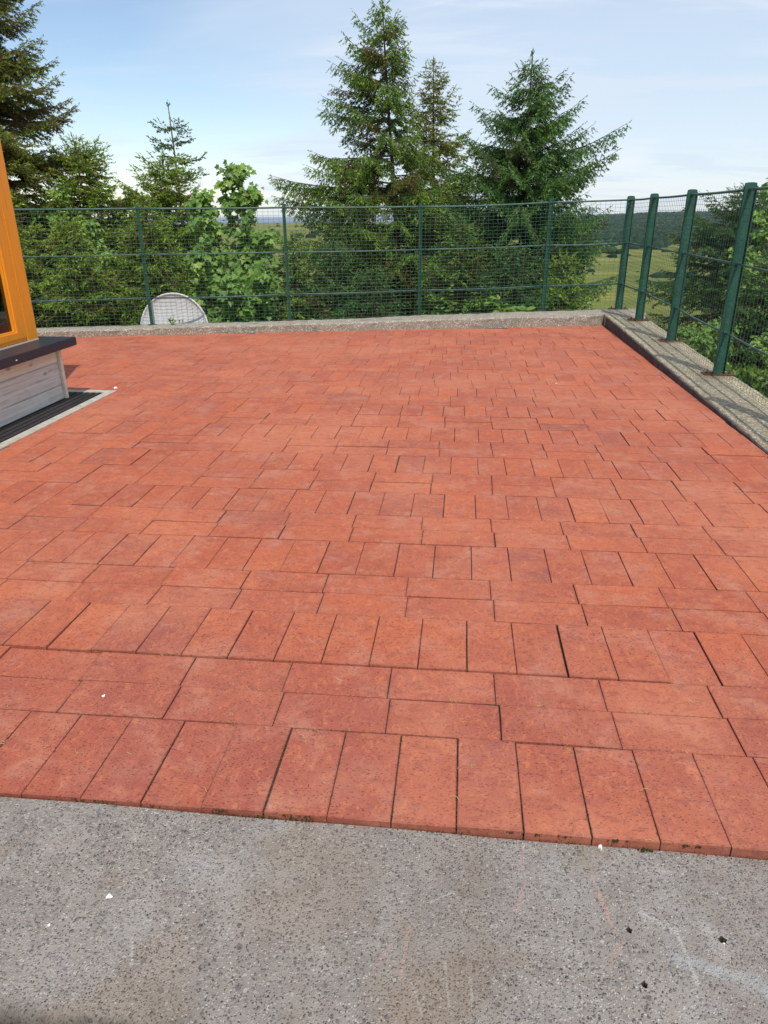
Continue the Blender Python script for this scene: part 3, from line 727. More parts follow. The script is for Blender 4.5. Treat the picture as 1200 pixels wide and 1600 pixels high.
def window_side(y1, width, H0=.495, H1=2.25, post=.135):
    """frame with its sash, rails and pane, facing +x; y1 = far edge"""
    m = MB(); y0 = y1-width
    m.box(FX-.09, FX, y1-post, y1, H0, H1); fr = child(m.build('window_post', M_ORANGE), B)
    m = MB(); m.box(FX-.08, FX-.012, y0, y1-post-.002, H0, .5215); child(m.build('bottom_rail', M_ORANGE), B)
    m = MB(); m.box(FX-.08, FX-.012, y0, y1-post-.002, H1-.06, H1); child(m.build('top_rail', M_ORANGE), B)
    ya, yb = y0+.006, y1-post-.006; w = .108; sx0, sx1 = FX-.062, FX-.004
    m = MB(); c = .022
    def bar(p0, p1, q0, q1):   # mitred sash bar, (outer a,b) (inner c,d) in (y,z)
        V = []
        for x in (sx0, sx1): V += [(x, *p0), (x, *p1), (x, *q1), (x, *q0)]
        # bevelled glazing bead: drop the inner edge back
        m.add(V, [(0,1,2,3), (7,6,5,4), (0,4,5,1), (1,5,6,2), (2,6,7,3), (3,7,4,0)])
    z0, z1 = .5235, H1-.062; wb = .048
    bar((yb, z0), (yb, z1), (yb-w, z0+wb), (yb-w, z1-.06)); bar((ya, z0), (ya, z1), (ya+w, z0+wb), (ya+w, z1-.06))
    bar((ya, z0), (yb, z0), (ya+w, z0+wb), (yb-w, z0+wb)); bar((ya, z1), (yb, z1), (ya+w, z1-.06), (yb-w, z1-.06))
    sash = child(m.build('sash', M_ORANGE), B)
    m = MB(); bx0, bx1 = FX-.05, FX-.016; t_ = .014
    m.box(bx0, bx1, yb-w-t_, yb-w-.0005, z0+wb, z1-.06); m.box(bx0, bx1, ya+w+.0005, ya+w+t_, z0+wb, z1-.06)
    m.box(bx0, bx1, ya+w+t_, yb-w-t_, z0+wb+.0005, z0+wb+t_); m.box(bx0, bx1, ya+w+t_, yb-w-t_, z1-.06-t_, z1-.0605)
    b = m.build('glazing_bead', M_ORANGE); b.parent = sash
    m = MB(); m.box(FX-.042, FX-.036, ya+w+.002, yb-w-.002, z0+wb+.002, z1-.062); b = m.build('pane', M_GLASS); b.parent = sash
window_side(4.136, 1.25); window_side(2.882, 1.25); window_side(1.628, 1.25); window_side(.374, 1.25)
m = MB(); m.box(-8, FX-.095, 4.04, 4.134, .495, 2.25); child(m.build('wall', M_ORANGE), B)
m = MB(); m.box(-3.6, FX-.02, -3.5, -.9, .495, 2.25); child(m.build('wall', M_ORANGE), B)
for k in range(1):
    m = MB(); m.box(FX-.03, FX-.002, -3.5, 4.13, 2.253+k*.14, 2.253+k*.14+.136); child(m.build('board', M_BOARD), B)
m = MB(); m.box(-8, FX-.033, -3.5, 4.12, 2.26, 2.37); child(m.build('wall', M_INT), B)
m = MB(); m.add([(-8.2, -3.8, 2.7), (-3.36, -3.8, 2.375), (-3.36, 4.15, 2.375), (-8.2, 4.15, 2.7), (-8.2, -3.8, 2.78), (-3.36, -3.8, 2.45), (-3.36, 4.15, 2.45), (-8.2, 4.15, 2.78)],
               [(0, 3, 2, 1), (4, 5, 6, 7), (0, 1, 5, 4), (1, 2, 6, 5), (2, 3, 7, 6), (3, 0, 4, 7)])
child(m.build('roof', M_ROOF), B)
m = MB(); m.box(-7.9, -3.5, -3.4, 4.0, .4835, .492); child(m.build('interior_floor', M_INT), B)
m = MB(); m.box(-6.2, -6.1, -3.4, 4.0, .495, 2.25); child(m.build('interior_wall', M_INT), B)

# ------------------------------------------------------------------ fences
def post_profile(mb, c, u, wid, dep, z0, z1, thick=.007):
    """steel channel: web across (vector u, width wid), flanges of depth dep, top rounded"""
    u = Vector(u).normalized(); v = Vector((-u.y, u.x, 0)); c = Vector((c[0], c[1], 0))
    mz = (z0+z1-.03)/2
    mb.obox(c+Vector((0, 0, mz)), u*wid/2, v*thick/2, Vector((0, 0, (z1-.03-z0)/2)))
    for s in (-1, 1):
        mb.obox(c+u*s*(wid/2-thick/2)+v*(dep/2+thick/2+.0005)+Vector((0, 0, mz-.002)), u*thick/2, v*dep/2, Vector((0, 0, (z1-.035-z0)/2)))
    # rounded head of the web
    V = []; n = 8
    for s in (-1, 1):
        V += [c+v*s*thick/2+u*wid/2*math.cos(math.pi*k/n)*(1 if k not in (0, n) else 1)+Vector((0, 0, z1-.0298+.024*math.sin(math.pi*k/n)**.35)) for k in range(n+1)]
    F = [tuple(range(n+1)), tuple(range(2*n+1, n, -1))]+[(k, k+n+1, k+n+2, k+1) for k in range(n)]
    mb.add(V, F)
def fence(name, posts, label, widths, across, hidden_rails=()):
    """posts: (x, y, z base); each panel between two posts is rails + welded mesh"""
    cx0 = sum(p[0] for p in posts)/len(posts); cy0 = sum(p[1] for p in posts)/len(posts)
    root = empty(name, (cx0, cy0, .1)); tag(root, label, 'fence')
    ztop = (lambda x, y: 1.605) if across else (lambda x, y: float(np.interp(x, [-7, -.6, 1.1, 2.2], [1.535, 1.535, 1.58, 1.605])))
    hk = lambda x, y, z: (ztop(x, y)-z)/1.49
    for i, (x, y, z) in enumerate(posts):
        if widths[i] is None: continue
        a = Vector(posts[max(i-1, 0)][:2]+(0,)) - Vector(posts[min(i+1, len(posts)-1)][:2]+(0,)); a.normalize()
        u = Vector((-a.y, a.x, 0)) if across else a
        if not across and widths[i] > .08: u = Vector((1, .25, 0))
        m = MB(); post_profile(m, (x, y), u, widths[i], (.022 if widths[i] > .08 else .020), z+.008, ztop(x, y), .007)
        p = child(m.build('post', M_GREEN), root)
        m = MB()
        if widths[i] > .09:
            m.box(x-.13, x+.13, y-.055, y+.07, z+.001, z+.0095); b = m.build('base_plate', M_RUST); b.parent = p
            for sx in (-.095, .095):
                m = MB(); m.tube([(x+sx, y+.005, z+.0095), (x+sx, y+.005, z+.022)], .014, 6); m.tube([(x+sx, y+.005, z+.022), (x+sx, y+.005, z+.042)], .006, 6)
                b = m.build('bolt', M_RUST); b.parent = p
        else:
            m.box(x-.045, x+.045, y-.035, y+.035, z+.001, z+.009); b = m.build('base_plate', M_RUST); b.parent = p
        if widths[i] > .09:
            for h in (.35, .89, 1.435):
                m = MB(); q = Vector((x, y, z+h*hk(x, y, z))); m.tube([q-a*.022, q+a*.026], .0155, 8); b = m.build('clamp', M_RAIL); b.parent = p
        for h in (.35, .89):
            m = MB(); v = Vector((-u.y, u.x, 0)); 
            if v.y > 0: v = -v
            q = Vector((x, y, z+h*hk(x, y, z)))+v*.006; m.tube([q, q+v*.014], .009, 6); b = m.build('bolt', M_WIRE); b.parent = p
    g = random.Random(4)
    for i in range(len(posts)-1):
        (xa, ya, za), (xb, yb, zb) = posts[i], posts[i+1]; A = Vector((xa, ya, za)); Bv = Vector((xb, yb, zb)); L = (Bv-A).length
        sag = {h: g.uniform(.002, .014) for h in (.35, .89, 1.435)}
        def rail_pt(t, h):
            s = 4*t*(1-t); k = np.interp(h, [0, .35, .89, 1.435], [0, sag[.35], sag[.89], sag[1.435]])
            return A.lerp(Bv, t)+Vector((0, 0, h*(hk(xa, ya, za)*(1-t)+hk(xb, yb, zb)*t) - k*s))
        for h in (.35, .89, 1.435):
            m = MB(); m.tube([rail_pt(t, h) for t in np.linspace(0.0, 1.0, 9)], .0095 if h < 1.4 else .0115, 7)
            child(m.build('rail', M_RAIL, smooth=True), root)
        m = MB(); nv = int(L/.064); nh = int(1.40/.0445); nrm = Vector((-(yb-ya), xb-xa, 0)).normalized()*-.013
        bulge = [g.uniform(-.012, .012) for _ in range(6)]
        def mp(t, h):
            w_ = sum(b*math.sin((j+1)*math.pi*t) for j, b in enumerate(bulge[:3]))*math.sin(min(h, 1.4)/1.4*math.pi)
            return rail_pt(t, h)+nrm*(1)+nrm.normalized()*w_
        for k in range(nv+1):
            t = min(.998, max(.002, k/nv)); m.tube([mp(t, h) for h in (.012, .35, .62, .89, 1.16, 1.435)], .0016, 3, False)
        for k in range(nh+1):
            h = .015+k*(1.42/nh) if k < nh else 1.432
            m.tube([mp(t, h)+nrm.normalized()*.003 for t in (0.002, .17, .33, .5, .67, .83, .998)], .0016, 3, False)
        o = child(m.build('mesh_panel', M_WIRE), root)
    return root
far_posts = [(-7.35, 6.92, .078), (-5.70, 7.335, .080), (-4.006, 7.767, .090), (-2.287, 8.203, .102), (-.596, 8.688, .115), (1.109, 9.133, .13), (2.17, 9.30, .142)]
fence('welded_mesh_fence', far_posts, 'green mesh fence on thin posts along the far kerb', [.04, .04, .04, .04, .042, .055, None], False)
fence('welded_mesh_fence', RIGHT_POSTS, 'green mesh fence on broad channel posts along the right hand kerb', [.098]*7, True)

# ------------------------------------------------------------------ white dish behind the kerb
def dish():
    root = empty('satellite_dish', (-3.80, 7.99, .0)); tag(root, 'round white dish leaning upright behind the far kerb at left', 'satellite dish')
    n = 56; R_ = .455; prof = [(0, .055), (.15, .050), (.30, .036), (.40, .012), (.432, 0), (.436, -.012), (.452, -.014), (R_, -.006), (R_, .014), (.44, .022), (.30, .058), (0, .075)]
    V = []; F = []
    for i, (r, h) in enumerate(prof):
        for k in range(n):
            a = 2*math.pi*k/n; V.append((r*math.cos(a), h, r*math.sin(a)*1.04))
    for i in range(len(prof)-1):
        for k in range(n): a = i*n+k; b = i*n+(k+1) % n; F.append((a, b, b+n, a+n))
    m = MB(); m.add(V, F); m2 = m.build('reflector', M_WHITE, root, True); m2.rotation_euler = (math.radians(-9), 0, math.radians(7))
    m = MB(); m.tube([(.05, .06, .0), (.05, .12, -.05), (.05, .14, -.48)], .02, 8); o = m.build('mast', M_GREEN, root)
    for (x, z) in ((.06, .12), (.10, .12), (.11, .06)):
        m = MB(); m.tube([(x, .040, z), (x, .030, z)], .008, 8); o = m.build('bolt', M_RUST, m2)
dish()

# ------------------------------------------------------------------ vegetation
def norm(a): return a/np.maximum(np.linalg.norm(a, axis=-1, keepdims=True), 1e-9)
def needles(P, D, L, T, K=9, nl=.024, nw=.0055, seed=1):
    """needle-covered shoots: P base, D direction, L length, T tone -> triangles"""
    g = np.random.default_rng(seed); n = len(P); D = norm(D)
    ref = np.where(np.abs(D[:, 2:3]) < .9, np.array([[0, 0, 1.]]), np.array([[1., 0, 0]]))
    U = norm(np.cross(D, ref)); W = np.cross(D, U)
    t = (np.arange(K)[None]+g.random((n, K)))/K; ph = g.random((n, K))*2*np.pi
    rad = (U[:, None]*np.cos(ph)[..., None]+W[:, None]*np.sin(ph)[..., None])*.8
    c = P[:, None]+D[:, None]*(t*L[:, None])[..., None]
    nd = norm(D[:, None]*1.0+rad); ln = nl*g.uniform(.75, 1.25, (n, K))[..., None]*(1.15-.35*t[..., None])
    sd = norm(np.cross(nd, D[:, None]+g.normal(0, .3, (n, K, 3))))*nw*.5
    V = np.stack([c-sd, c+sd, c+nd*ln+D[:, None]*.004], 2).reshape(-1, 3)
    F = np.arange(len(V)).reshape(-1, 3); tone = np.repeat(T, K*3)+np.repeat(g.normal(0, .04, n*K), 3)
    return V, F, tone
class Twigs:
    def __init__(s): s.P = []; s.D = []; s.L = []; s.T = []
def conifer(base, top, prof, label, mat=M_SPRUCE, bark=M_BARK, whorl=.20, per=6, density=1., droop=.25, upturn=.30, hang=.35, seed=1,
            K=5, nl=.038, nw=.0175, tone=.5, dead=.12, trunk_r=.055, leader=0.25, rises=(-.30, -.02, .45, .8), bare=0., shoot=.075, name='spruce_tree', group=None, skip=0.0):
    """prof: (height fraction, left radius, right radius, depth radius)"""
    g = np.random.default_rng(seed); base = np.array(base, float); top = np.array(top, float); H = top[2]-base[2]
    root = empty(name, tuple(base)); tag(root, label, 'tree', group)
    wood = MB(); ax = lambda f: base+(top-base)*f + np.array([.04*math.sin(f*5+seed), .02*math.sin(f*7), 0])*min(1, H/4)*(1-f)
    fs = np.linspace(0, 1, 12)
    wood.tube([ax(f) for f in fs], [trunk_r*(1-f)**.85+.006 for f in fs], 8)
    pf = np.array(prof, float); tw = Twigs(); z = leader
    hts = []
    while z < H:
        f = 1-z/H; hts.append(f); z += whorl*(.7+.5*(z/H))*g.uniform(.8, 1.2)
    for f in hts:
        nb = per if f > .25 else per+1
        a0 = g.random()*6.28
        for b in range(nb):
            if g.random() < skip: continue
            az = a0+b*2*np.pi/nb+g.normal(0, .25); ff = f+g.normal(0, .012)
            rl, rr, rd = [np.interp(ff, pf[:, 0], pf[:, k]) for k in (1, 2, 3)]
            cxn, syn = math.cos(az), math.sin(az); rx = rr if cxn > 0 else rl
            Lb = 1/math.sqrt((cxn/max(rx, .03))**2+(syn/max(rd, .03))**2)*g.uniform(.72, 1.12)
            if Lb < .04: continue
            o = ax(ff); d0 = np.array([cxn, syn, 0]); rise = np.interp(ff, [0, .5, .9, 1], rises)+g.normal(0, .08)
            ns = 7; ts = np.linspace(0, 1, ns)
            pts = [o+d0*Lb*t+np.array([0, 0, 1.])*Lb*(rise*t-droop*t*t*(1 if ff < .8 else .3)+upturn*t**3)+g.normal(0, .012, 3)*t for t in ts]
            wood.tube(pts, [max(.0035, .016*(Lb/1.2)*(1-t*.85)) for t in ts], 4, False)
            pts = np.array(pts); step = .056/density; nn = max(2, int(Lb*(1-bare)/step))
            deadb = g.random() < dead*.6
            for q in range(nn+1):
                t = bare+.06+(.94-bare)*(q+g.random()*.6)/(nn+.6); t = min(t, 1.)
                k = min(int(t*(ns-1)), ns-2); fr = t*(ns-1)-k; p = pts[k]*(1-fr)+pts[k+1]*fr; dr = norm(pts[k+1]-pts[k])
                for sgn in (-1, 1):
                    ll = min(.55, (1-t)*Lb*.50+.07)*g.uniform(.6, 1.15)*(.55+.45*min(1, t/.35))
                    side = norm(np.cross(dr, [0, 0, 1.]))*sgn
                    ld = norm(dr*.75+side*.8+np.array([0, 0, g.normal(-.05, .18)]))
                    m_ = max(1, int(ll/.05*density**.5)); tn = tone+g.normal(0, .12)+.22*(t-.5)
                    isdead = deadb or g.random() < dead*(1.35-t)
                    for s_ in range(m_):
                        u = (s_+.5)/m_; pp = p+ld*ll*u+np.array([0, 0, -hang*ll*u*u])
                        dd = norm(ld+np.array([0, 0, -2*hang*u]))
                        for sg in ((-1, 1) if m_ > 1 else (0,)):
                            sd = norm(np.cross(dd, [0, 0, 1.]))*sg
                            tw.P.append(pp); tw.D.append(dd*.8+sd*.75+g.normal(0, .22, 3)+np.array([0, 0, -hang*.5]))
                            tw.L.append(shoot*g.uniform(.6, 1.2)*(1.1-.5*u)); tw.T.append((.05+g.random()*.1) if isdead else np.clip(tn+.18*(u-.4)+g.normal(0, .07), .16, 1))
                    tw.P.append(p+ld*ll*.85+np.array([0, 0, -hang*ll*.72])); tw.D.append(ld+np.array([0, 0, -hang])); tw.L.append(shoot*1.2)
                    tw.T.append(.1 if isdead else np.clip(tn+.25, .2, 1))
            tw.P.append(pts[-2]); tw.D.append(pts[-1]-pts[-2]); tw.L.append(shoot*2.); tw.T.append(np.clip(tone+.2, 0, 1))
            tw.P.append(pts[-1]); tw.D.append(pts[-1]-pts[-2]); tw.L.append(shoot*1.3); tw.T.append(np.clip(tone+.3, 0, 1))
    for f in np.linspace(1-leader/H*1.15, 1, 7):          # leader shoot
        tw.P.append(ax(f)); tw.D.append(top-base+g.normal(0, .2, 3)); tw.L.append(.08); tw.T.append(tone)
    for a in (0, 2.1, 4.2):
        tw.P.append(top-np.array([0, 0, .02])); tw.D.append([math.cos(a+seed)*.6, math.sin(a+seed)*.4, .9]); tw.L.append(.06); tw.T.append(tone)
    V, F, T = needles(np.array(tw.P), np.array(tw.D, float), np.array(tw.L), np.array(tw.T), K, nl, nw, seed)
    t_ = wood.build('trunk', bark); child(t_, root)
    c = np_mesh('crown', V, F, mat, None, {'tone': T}); child(c, root)
    COUNT.append((label, len(F)))
    return root
COUNT = []

LEAF = np.array([(0, 0), (.28, -.03), (.50, .10), (.36, .22), (.56, .48), (.30, .50), (.20, .66), (0, 1.0)])
def leaf_poly(kind):
    if kind == 'maple': half = LEAF
    else: half = np.array([(0, 0), (.20, .22), (.26, .5), (.17, .8), (0, 1.0)])
    return half
def leaves(P, D, Nn, Sz, T, kind='maple', seed=1):
    """flat lobed blades folded along the midrib"""
    g = np.random.default_rng(seed); half = leaf_poly(kind); k = len(half); n = len(P); D = norm(D)
    Sd = norm(np.cross(D, Nn)); N2 = np.cross(Sd, D)
    V = []; F = []
    for sg in (-1, 1):
        fold = .22
        pts = P[:, None]+(Sd[:, None]*half[None, :, 0:1]*sg+D[:, None]*(half[None, :, 1:2])+N2[:, None]*(half[None, :, 0:1]*fold-.12*half[None, :, 1:2]**2))*Sz[:, None, None]
        V.append(pts)
    V = np.concatenate(V, 1)                      # n, 2k, 3
    fl = []
    for side in (0, 1):
        for j in range(1, k-1): fl.append((side*k, side*k+j, side*k+j+1) if side else (0, j+1, j))
    fl = np.array(fl); F = (np.arange(n)[:, None, None]*2*k+fl[None]).reshape(-1, 3)
    return V.reshape(-1, 3), F, np.repeat(T, 2*k)
def broadleaf(base, stems, label, n, size, mat=M_MAPLE, bark=M_BARK_P, kind='maple', seed=1, tone=.55, face=(.15, -.8, .55), name='sycamore_tree', cat='tree', group=None, reach=.30):
    """stems: list of polylines; leaves stand on short stalks around the outer part of each"""
    g = np.random.default_rng(seed); root = empty(name, tuple(base)); tag(root, label, cat, group)
    wood = MB(); P = []; N_ = []; D = []; S_ = []; T = []
    wts = np.array([s[1] for s in stems], float); wts /= wts.sum()
    for (pts, wt, rad), w in zip(stems, wts):
        pts = np.array(pts, float); q = []
        for a, b in zip(pts, pts[1:]):
            for t in np.linspace(0, 1, 5)[:-1]: q.append(a*(1-t)+b*t+g.normal(0, .008, 3))
        q.append(pts[-1]); q = np.array(q); wood.tube(q[:-2], [.020*(1-.9*i/len(q)) + .002 for i in range(len(q)-2)], 6)
        cnt = int(n*w); ncl = max(3, cnt//14)
        for c_ in range(ncl):
            t = g.random()**.75 if c_ > 3 else 1.0 - .04*c_; i = min(int(t*(len(q)-1)), len(q)-2); o = q[i]
            d = norm(g.normal(0, 1, 3)*np.array([1, 1, .75])+np.array([0, 0, .25 if c_ > 3 else 1.6])); ln = rad*(1.15-.65*t)*g.uniform(.35, 1.)*(1 if c_ > 3 else .6)
            e = o+d*ln; wood.tube([o, o*.5+e*.5+np.array([0, 0, -.02]), e], [.006, .004, .002], 3, False)
            tb = tone+g.normal(0, .13)
            for j in range(14):
                u = g.uniform(.35, 1.08); pp = o*(1-u)+e*u+g.normal(0, .045, 3)*(size/.11)
                out = norm(d+g.normal(0, .6, 3)); nn = norm(np.array(face)*.9+g.normal(0, .42, 3)+np.array([0, 0, .25]))
                dd = norm(out+np.array([0, 0, -.75])); dd = norm(dd-nn*np.dot(dd, nn)*.8)
                P.append(pp); N_.append(nn); D.append(dd); S_.append(size*g.uniform(.45, 1.15)); T.append(np.clip(tb+g.normal(0, .10), .02, 1))
    V, F, TT = leaves(np.array(P), np.array(D), np.array(N_), np.array(S_), np.array(T), kind, seed)
    child(wood.build('trunk', bark), root); child(np_mesh('crown', V, F, mat, None, {'tone': TT}), root)
    COUNT.append((label, len(F)))
    return root
def tz(x, y): return float(terrain_z(np.array([x]), np.array([y]))[0])

# three main spruces beyond the far kerb
conifer((-1.10, 12.0, tz(-1.1, 12)), (-1.42, 12.0, 4.46), [(0, 1.9, 1.4, 1.3), (.30, 2.2, 1.35, 1.4), (.47, 2.35, 1.2, 1.3), (.56, 1.65, .9, 1.0), (.64, 1.15, .5, .8), (.72, 1.2, .42, .7), (.80, .85, .42, .55), (.88, .70, .40, .4), (.95, .22, .40, .2), (1, .03, .03, .03)],
        'tallest spruce beyond the fence with long drooping limbs and gaps showing its trunk', M_SPRUCE, whorl=.225, per=7, density=.95, droop=.18, upturn=.20, rises=(-.20, .10, .30, .5), hang=.85, seed=12, dead=.18, tone=.60, bare=.08, skip=.10, leader=.12)
conifer((-.62, 13.6, tz(-.6, 13.6)), (-.66, 13.5, 3.92), [(0, 1.0, 1.0, 1.0), (.4, 1.1, 1.0, .9), (.6, .95, .80, .7), (.74, .68, .62, .5), (.85, .36, .40, .3), (.93, .20, .22, .2), (1, .03, .03, .03)],
        'slender paler spruce just right of and behind the tallest one', M_SPRUCE_O, whorl=.22, per=5, density=.95, droop=.1, upturn=.35, hang=.4, seed=5, dead=.15, tone=.68, skip=.04, leader=.16)
conifer((.98, 12.0, tz(1, 12)), (.96, 12.0, 3.72), [(0, 1.5, 1.35, 1.2), (.25, 1.65, 1.55, 1.3), (.48, 1.62, 1.45, 1.2), (.62, 1.42, 1.48, 1.0), (.68, 1.15, 1.45, .9), (.72, .98, .95, .8), (.80, .76, .76, .6), (.87, .54, .58, .45), (.92, .27, .27, .22), (.96, .12, .12, .1), (1, .02, .02, .02)],
        'broad dark spruce near the fence corner with upswept limbs and a forked tip', M_SPRUCE_D, rises=(-.30, .0, .22, .30), whorl=.21, per=7, density=.95, droop=.02, upturn=.22, hang=.75, seed=8, dead=.10, tone=.60, leader=.20)
# low growth filling between and below them
conifer((-2.15, 10.7, tz(-2.1, 10.7)), (-2.1, 10.7, .95), [(0, .75, .9, .7), (.5, .7, .8, .6), (1, .06, .06, .05)], 'low dark spruce filling the gap below the tallest spruce', M_SPRUCE_D, whorl=.16, per=6, seed=31, density=.85, tone=.40, hang=.5, leader=.1, trunk_r=.03, dead=.15, name='young_spruce')
conifer((-.1, 10.55, tz(0, 10.6)), (-.05, 10.6, 1.28), [(0, .9, .8, .7), (.5, .8, .7, .6), (1, .05, .05, .05)], 'low dark spruce with brown inner twigs between the two big spruces', M_SPRUCE, whorl=.17, per=6, seed=32, density=.85, tone=.40, hang=.5, leader=.1, trunk_r=.03, dead=.22, name='young_spruce')
conifer((1.55, 10.9, tz(1.5, 10.9)), (1.6, 10.9, .75), [(0, .7, .55, .6), (.5, .6, .5, .5), (1, .05, .05, .05)], 'small bright tipped spruce against the fence near its corner', M_SPRUCE_Y, whorl=.15, per=6, seed=33, density=.85, tone=.5, hang=.6, leader=.1, trunk_r=.02, dead=.1, name='young_spruce')
conifer((-1.45, 10.35, tz(-1.4, 10.35)), (-1.4, 10.4, .55), [(0, .7, .7, .6), (.5, .65, .65, .55), (1, .06, .06, .05)], 'lowest dark spruce by the kerb, between the second and middle fence posts', M_SPRUCE_D, whorl=.15, per=6, seed=35, density=.85, tone=.36, hang=.5, leader=.08, trunk_r=.03, dead=.2, name='young_spruce')
conifer((-2.72, 10.5, tz(-2.7, 10.5)), (-2.72, 10.5, 1.08), [(0, .95, .95, .7), (.5, .85, .85, .6), (1, .06, .06, .05)], 'low olive spruce behind the second fence post, below the sea view', M_SPRUCE, whorl=.16, per=6, seed=36, density=.85, tone=.55, hang=.4, leader=.1, trunk_r=.03, dead=.15, name='young_spruce')
conifer((.75, 10.5, tz(.7, 10.5)), (.75, 10.5, .95), [(0, .75, .75, .65), (.5, .7, .7, .6), (1, .06, .06, .05)], 'low dark spruce with a pale green shoulder below the broad spruce', M_SPRUCE_D, whorl=.16, per=6, seed=37, density=.85, tone=.45, hang=.6, leader=.1, trunk_r=.03, dead=.15, name='young_spruce')
conifer((-.15, 12.4, tz(-.1, 12.4)), (-.12, 12.4, 2.0), [(0, 1.0, .9, .8), (.5, .9, .85, .75), (1, .06, .06, .05)], 'mid height olive spruce in the gap between the pale and the broad spruce', M_SPRUCE_O, whorl=.19, per=6, seed=38, density=.85, tone=.55, hang=.45, leader=.12, trunk_r=.04, dead=.25, name='young_spruce')
# left group
conifer((-4.95, 10.9, tz(-4.9, 10.9)), (-4.85, 10.9, 2.22), [(0, .9, .9, .7), (.5, .9, .85, .65), (.85, .55, .55, .4), (1, .08, .08, .06)],
        'bushy bright spruce in front of the bare tipped one, rising above the fence', M_SPRUCE_Y, whorl=.17, per=6, density=.9, seed=49, tone=.55, hang=.35, dead=.18, leader=.1, upturn=.4)
conifer((-6.55, 9.0, tz(-6.5, 9.0)), (-6.6, 9.0, 1.75), [(0, .8, .8, .6), (.5, .8, .75, .55), (1, .08, .08, .06)],
        'yellow green spruce nearest the window frame, behind the fence', M_SPRUCE_Y, whorl=.16, per=6, density=.85, seed=50, tone=.58, hang=.4, dead=.3, leader=.1, trunk_r=.03, name='young_spruce')
conifer((-7.25, 10.3, tz(-7, 10.3)), (-7.35, 10.3, 6.6), [(0, 1.6, 1.4, 1.5), (.35, 1.6, 1.3, 1.5), (.55, 1.5, 1.12, 1.3), (.62, 1.3, .95, 1.1), (.68, 1.1, .95, .9), (.74, 1.0, 1.05, .8), (.9, .4, .4, .4), (1, .05, .05, .05)],
        'tall olive brown spruce rising out of the picture above the window', M_SPRUCE_O, whorl=.22, per=7, density=.95, droop=.15, upturn=.30, hang=.30, seed=44, dead=.30, tone=.50, trunk_r=.09)
conifer((-6.1, 10.5, tz(-6, 10.6)), (-6.12, 10.6, 2.42), [(0, 1.0, 1.05, .9), (.5, 1.0, .95, .85), (.8, .66, .68, .6), (.93, .3, .32, .3), (1, .08, .08, .06)],
        'bushy yellow green spruce beside the tall olive one', M_SPRUCE_Y, whorl=.17, per=7, density=.95, seed=45, tone=.50, hang=.3, dead=.22, leader=.12, upturn=.4)
conifer((-5.55, 9.05, tz(-5.5, 9)), (-5.6, 9.0, 1.35), [(0, .75, .7, .55), (.5, .75, .65, .5), (1, .08, .08, .06)],
        'low bright spruce pressed against the fence beside the window', M_SPRUCE_Y, whorl=.15, per=6, density=.9, seed=46, tone=.52, hang=.45, dead=.25, leader=.1, trunk_r=.03, name='young_spruce')
conifer((-4.65, 9.6, tz(-4.6, 9.6)), (-4.7, 9.6, 1.62), [(0, .75, .7, .6), (.5, .7, .6, .55), (1, .08, .08, .06)],
        'dense young spruce behind the left half of the white dish', M_SPRUCE_Y, whorl=.16, per=6, density=.9, seed=47, tone=.42, hang=.45, dead=.28, leader=.1, trunk_r=.03, name='young_spruce')
conifer((-5.19, 12.5, tz(-5.2, 12.5)), (-5.27, 12.5, 3.2), [(0, .7, .7, .7), (.45, .65, .65, .6), (.66, .58, .58, .5), (.76, .54, .54, .4), (.82, .46, .46, .4), (.88, .34, .34, .3), (.92, .28, .28, .2), (1, .2, .2, .2)],
        'thin spruce with a long bare leader and open whorls above the sycamores', M_SPRUCE_D, M_BARK_P, rises=(-.1, .0, .18, .15), whorl=.33, per=5, density=.72, droop=.05, upturn=.22, hang=.05, seed=48, dead=.15, tone=.35, leader=.42, trunk_r=.04, shoot=.06)

# sycamores
def up(b, t, bend=.1): b = np.array(b, float); t = np.array(t, float); return [tuple(b), tuple(b*.5+t*.5+np.array([bend, 0, .05])), tuple(t)]
bz = tz(-3.6, 10.3)
broadleaf((-3.6, 10.2, bz), [(up((-3.6, 10.2, bz), (-3.60, 10.45, 2.30)), 2.6, .50), (up((-3.6, 10.2, bz), (-4.15, 10.3, 1.85), -.08), 2.4, .52), (up((-3.55, 10.2, bz), (-3.3, 10.3, 1.95), .1), 2.0, .36),
                            (up((-3.5, 10.1, bz), (-3.05, 10.0, 1.25), .12), 1.8, .40), (up((-3.5, 10., bz), (-2.95, 9.6, .75), .1), 1.8, .42), (up((-3.6, 10., bz), (-4.0, 9.55, .95), -.1), 1.5, .42), (up((-3.6, 9.9, bz), (-3.35, 9.3, .55), .05), 2.0, .45)],
          'leafy sycamore behind the fence to the right of the white dish', 7200, .105, seed=3, tone=.55)
bz = tz(-5.4, 11)
broadleaf((-5.4, 11.0, bz), [(up((-5.4, 11, bz), (-5.50, 11, 1.98)), 1, .46), (up((-5.4, 11, bz), (-5.0, 11.1, 1.85)), 1, .42), (up((-5.4, 11, bz), (-5.85, 11.0, 1.85)), 1, .42)],
          'small pale sycamore between the bushy spruce and the bare tipped spruce', 3600, .08, seed=4, tone=.66)
bz = tz(-6.1, 10.0)
broadleaf((-6.1, 9.9, bz), [(up((-6.1, 9.9, bz), (-6.2, 9.95, 2.02)), 1, .42), (up((-6.1, 9.9, bz), (-5.7, 9.9, 1.55)), 1, .42), (up((-6.1, 9.9, bz), (-6.6, 9.9, 1.7)), 1, .42), (up((-6.0, 9.7, bz), (-5.3, 9.6, 1.0)), 1, .42)],
          'bright leafy thicket rising above the fence in front of the yellow green spruce', 3600, .07, seed=24, tone=.62, kind='oval', name='leafy_bush', cat='bush')
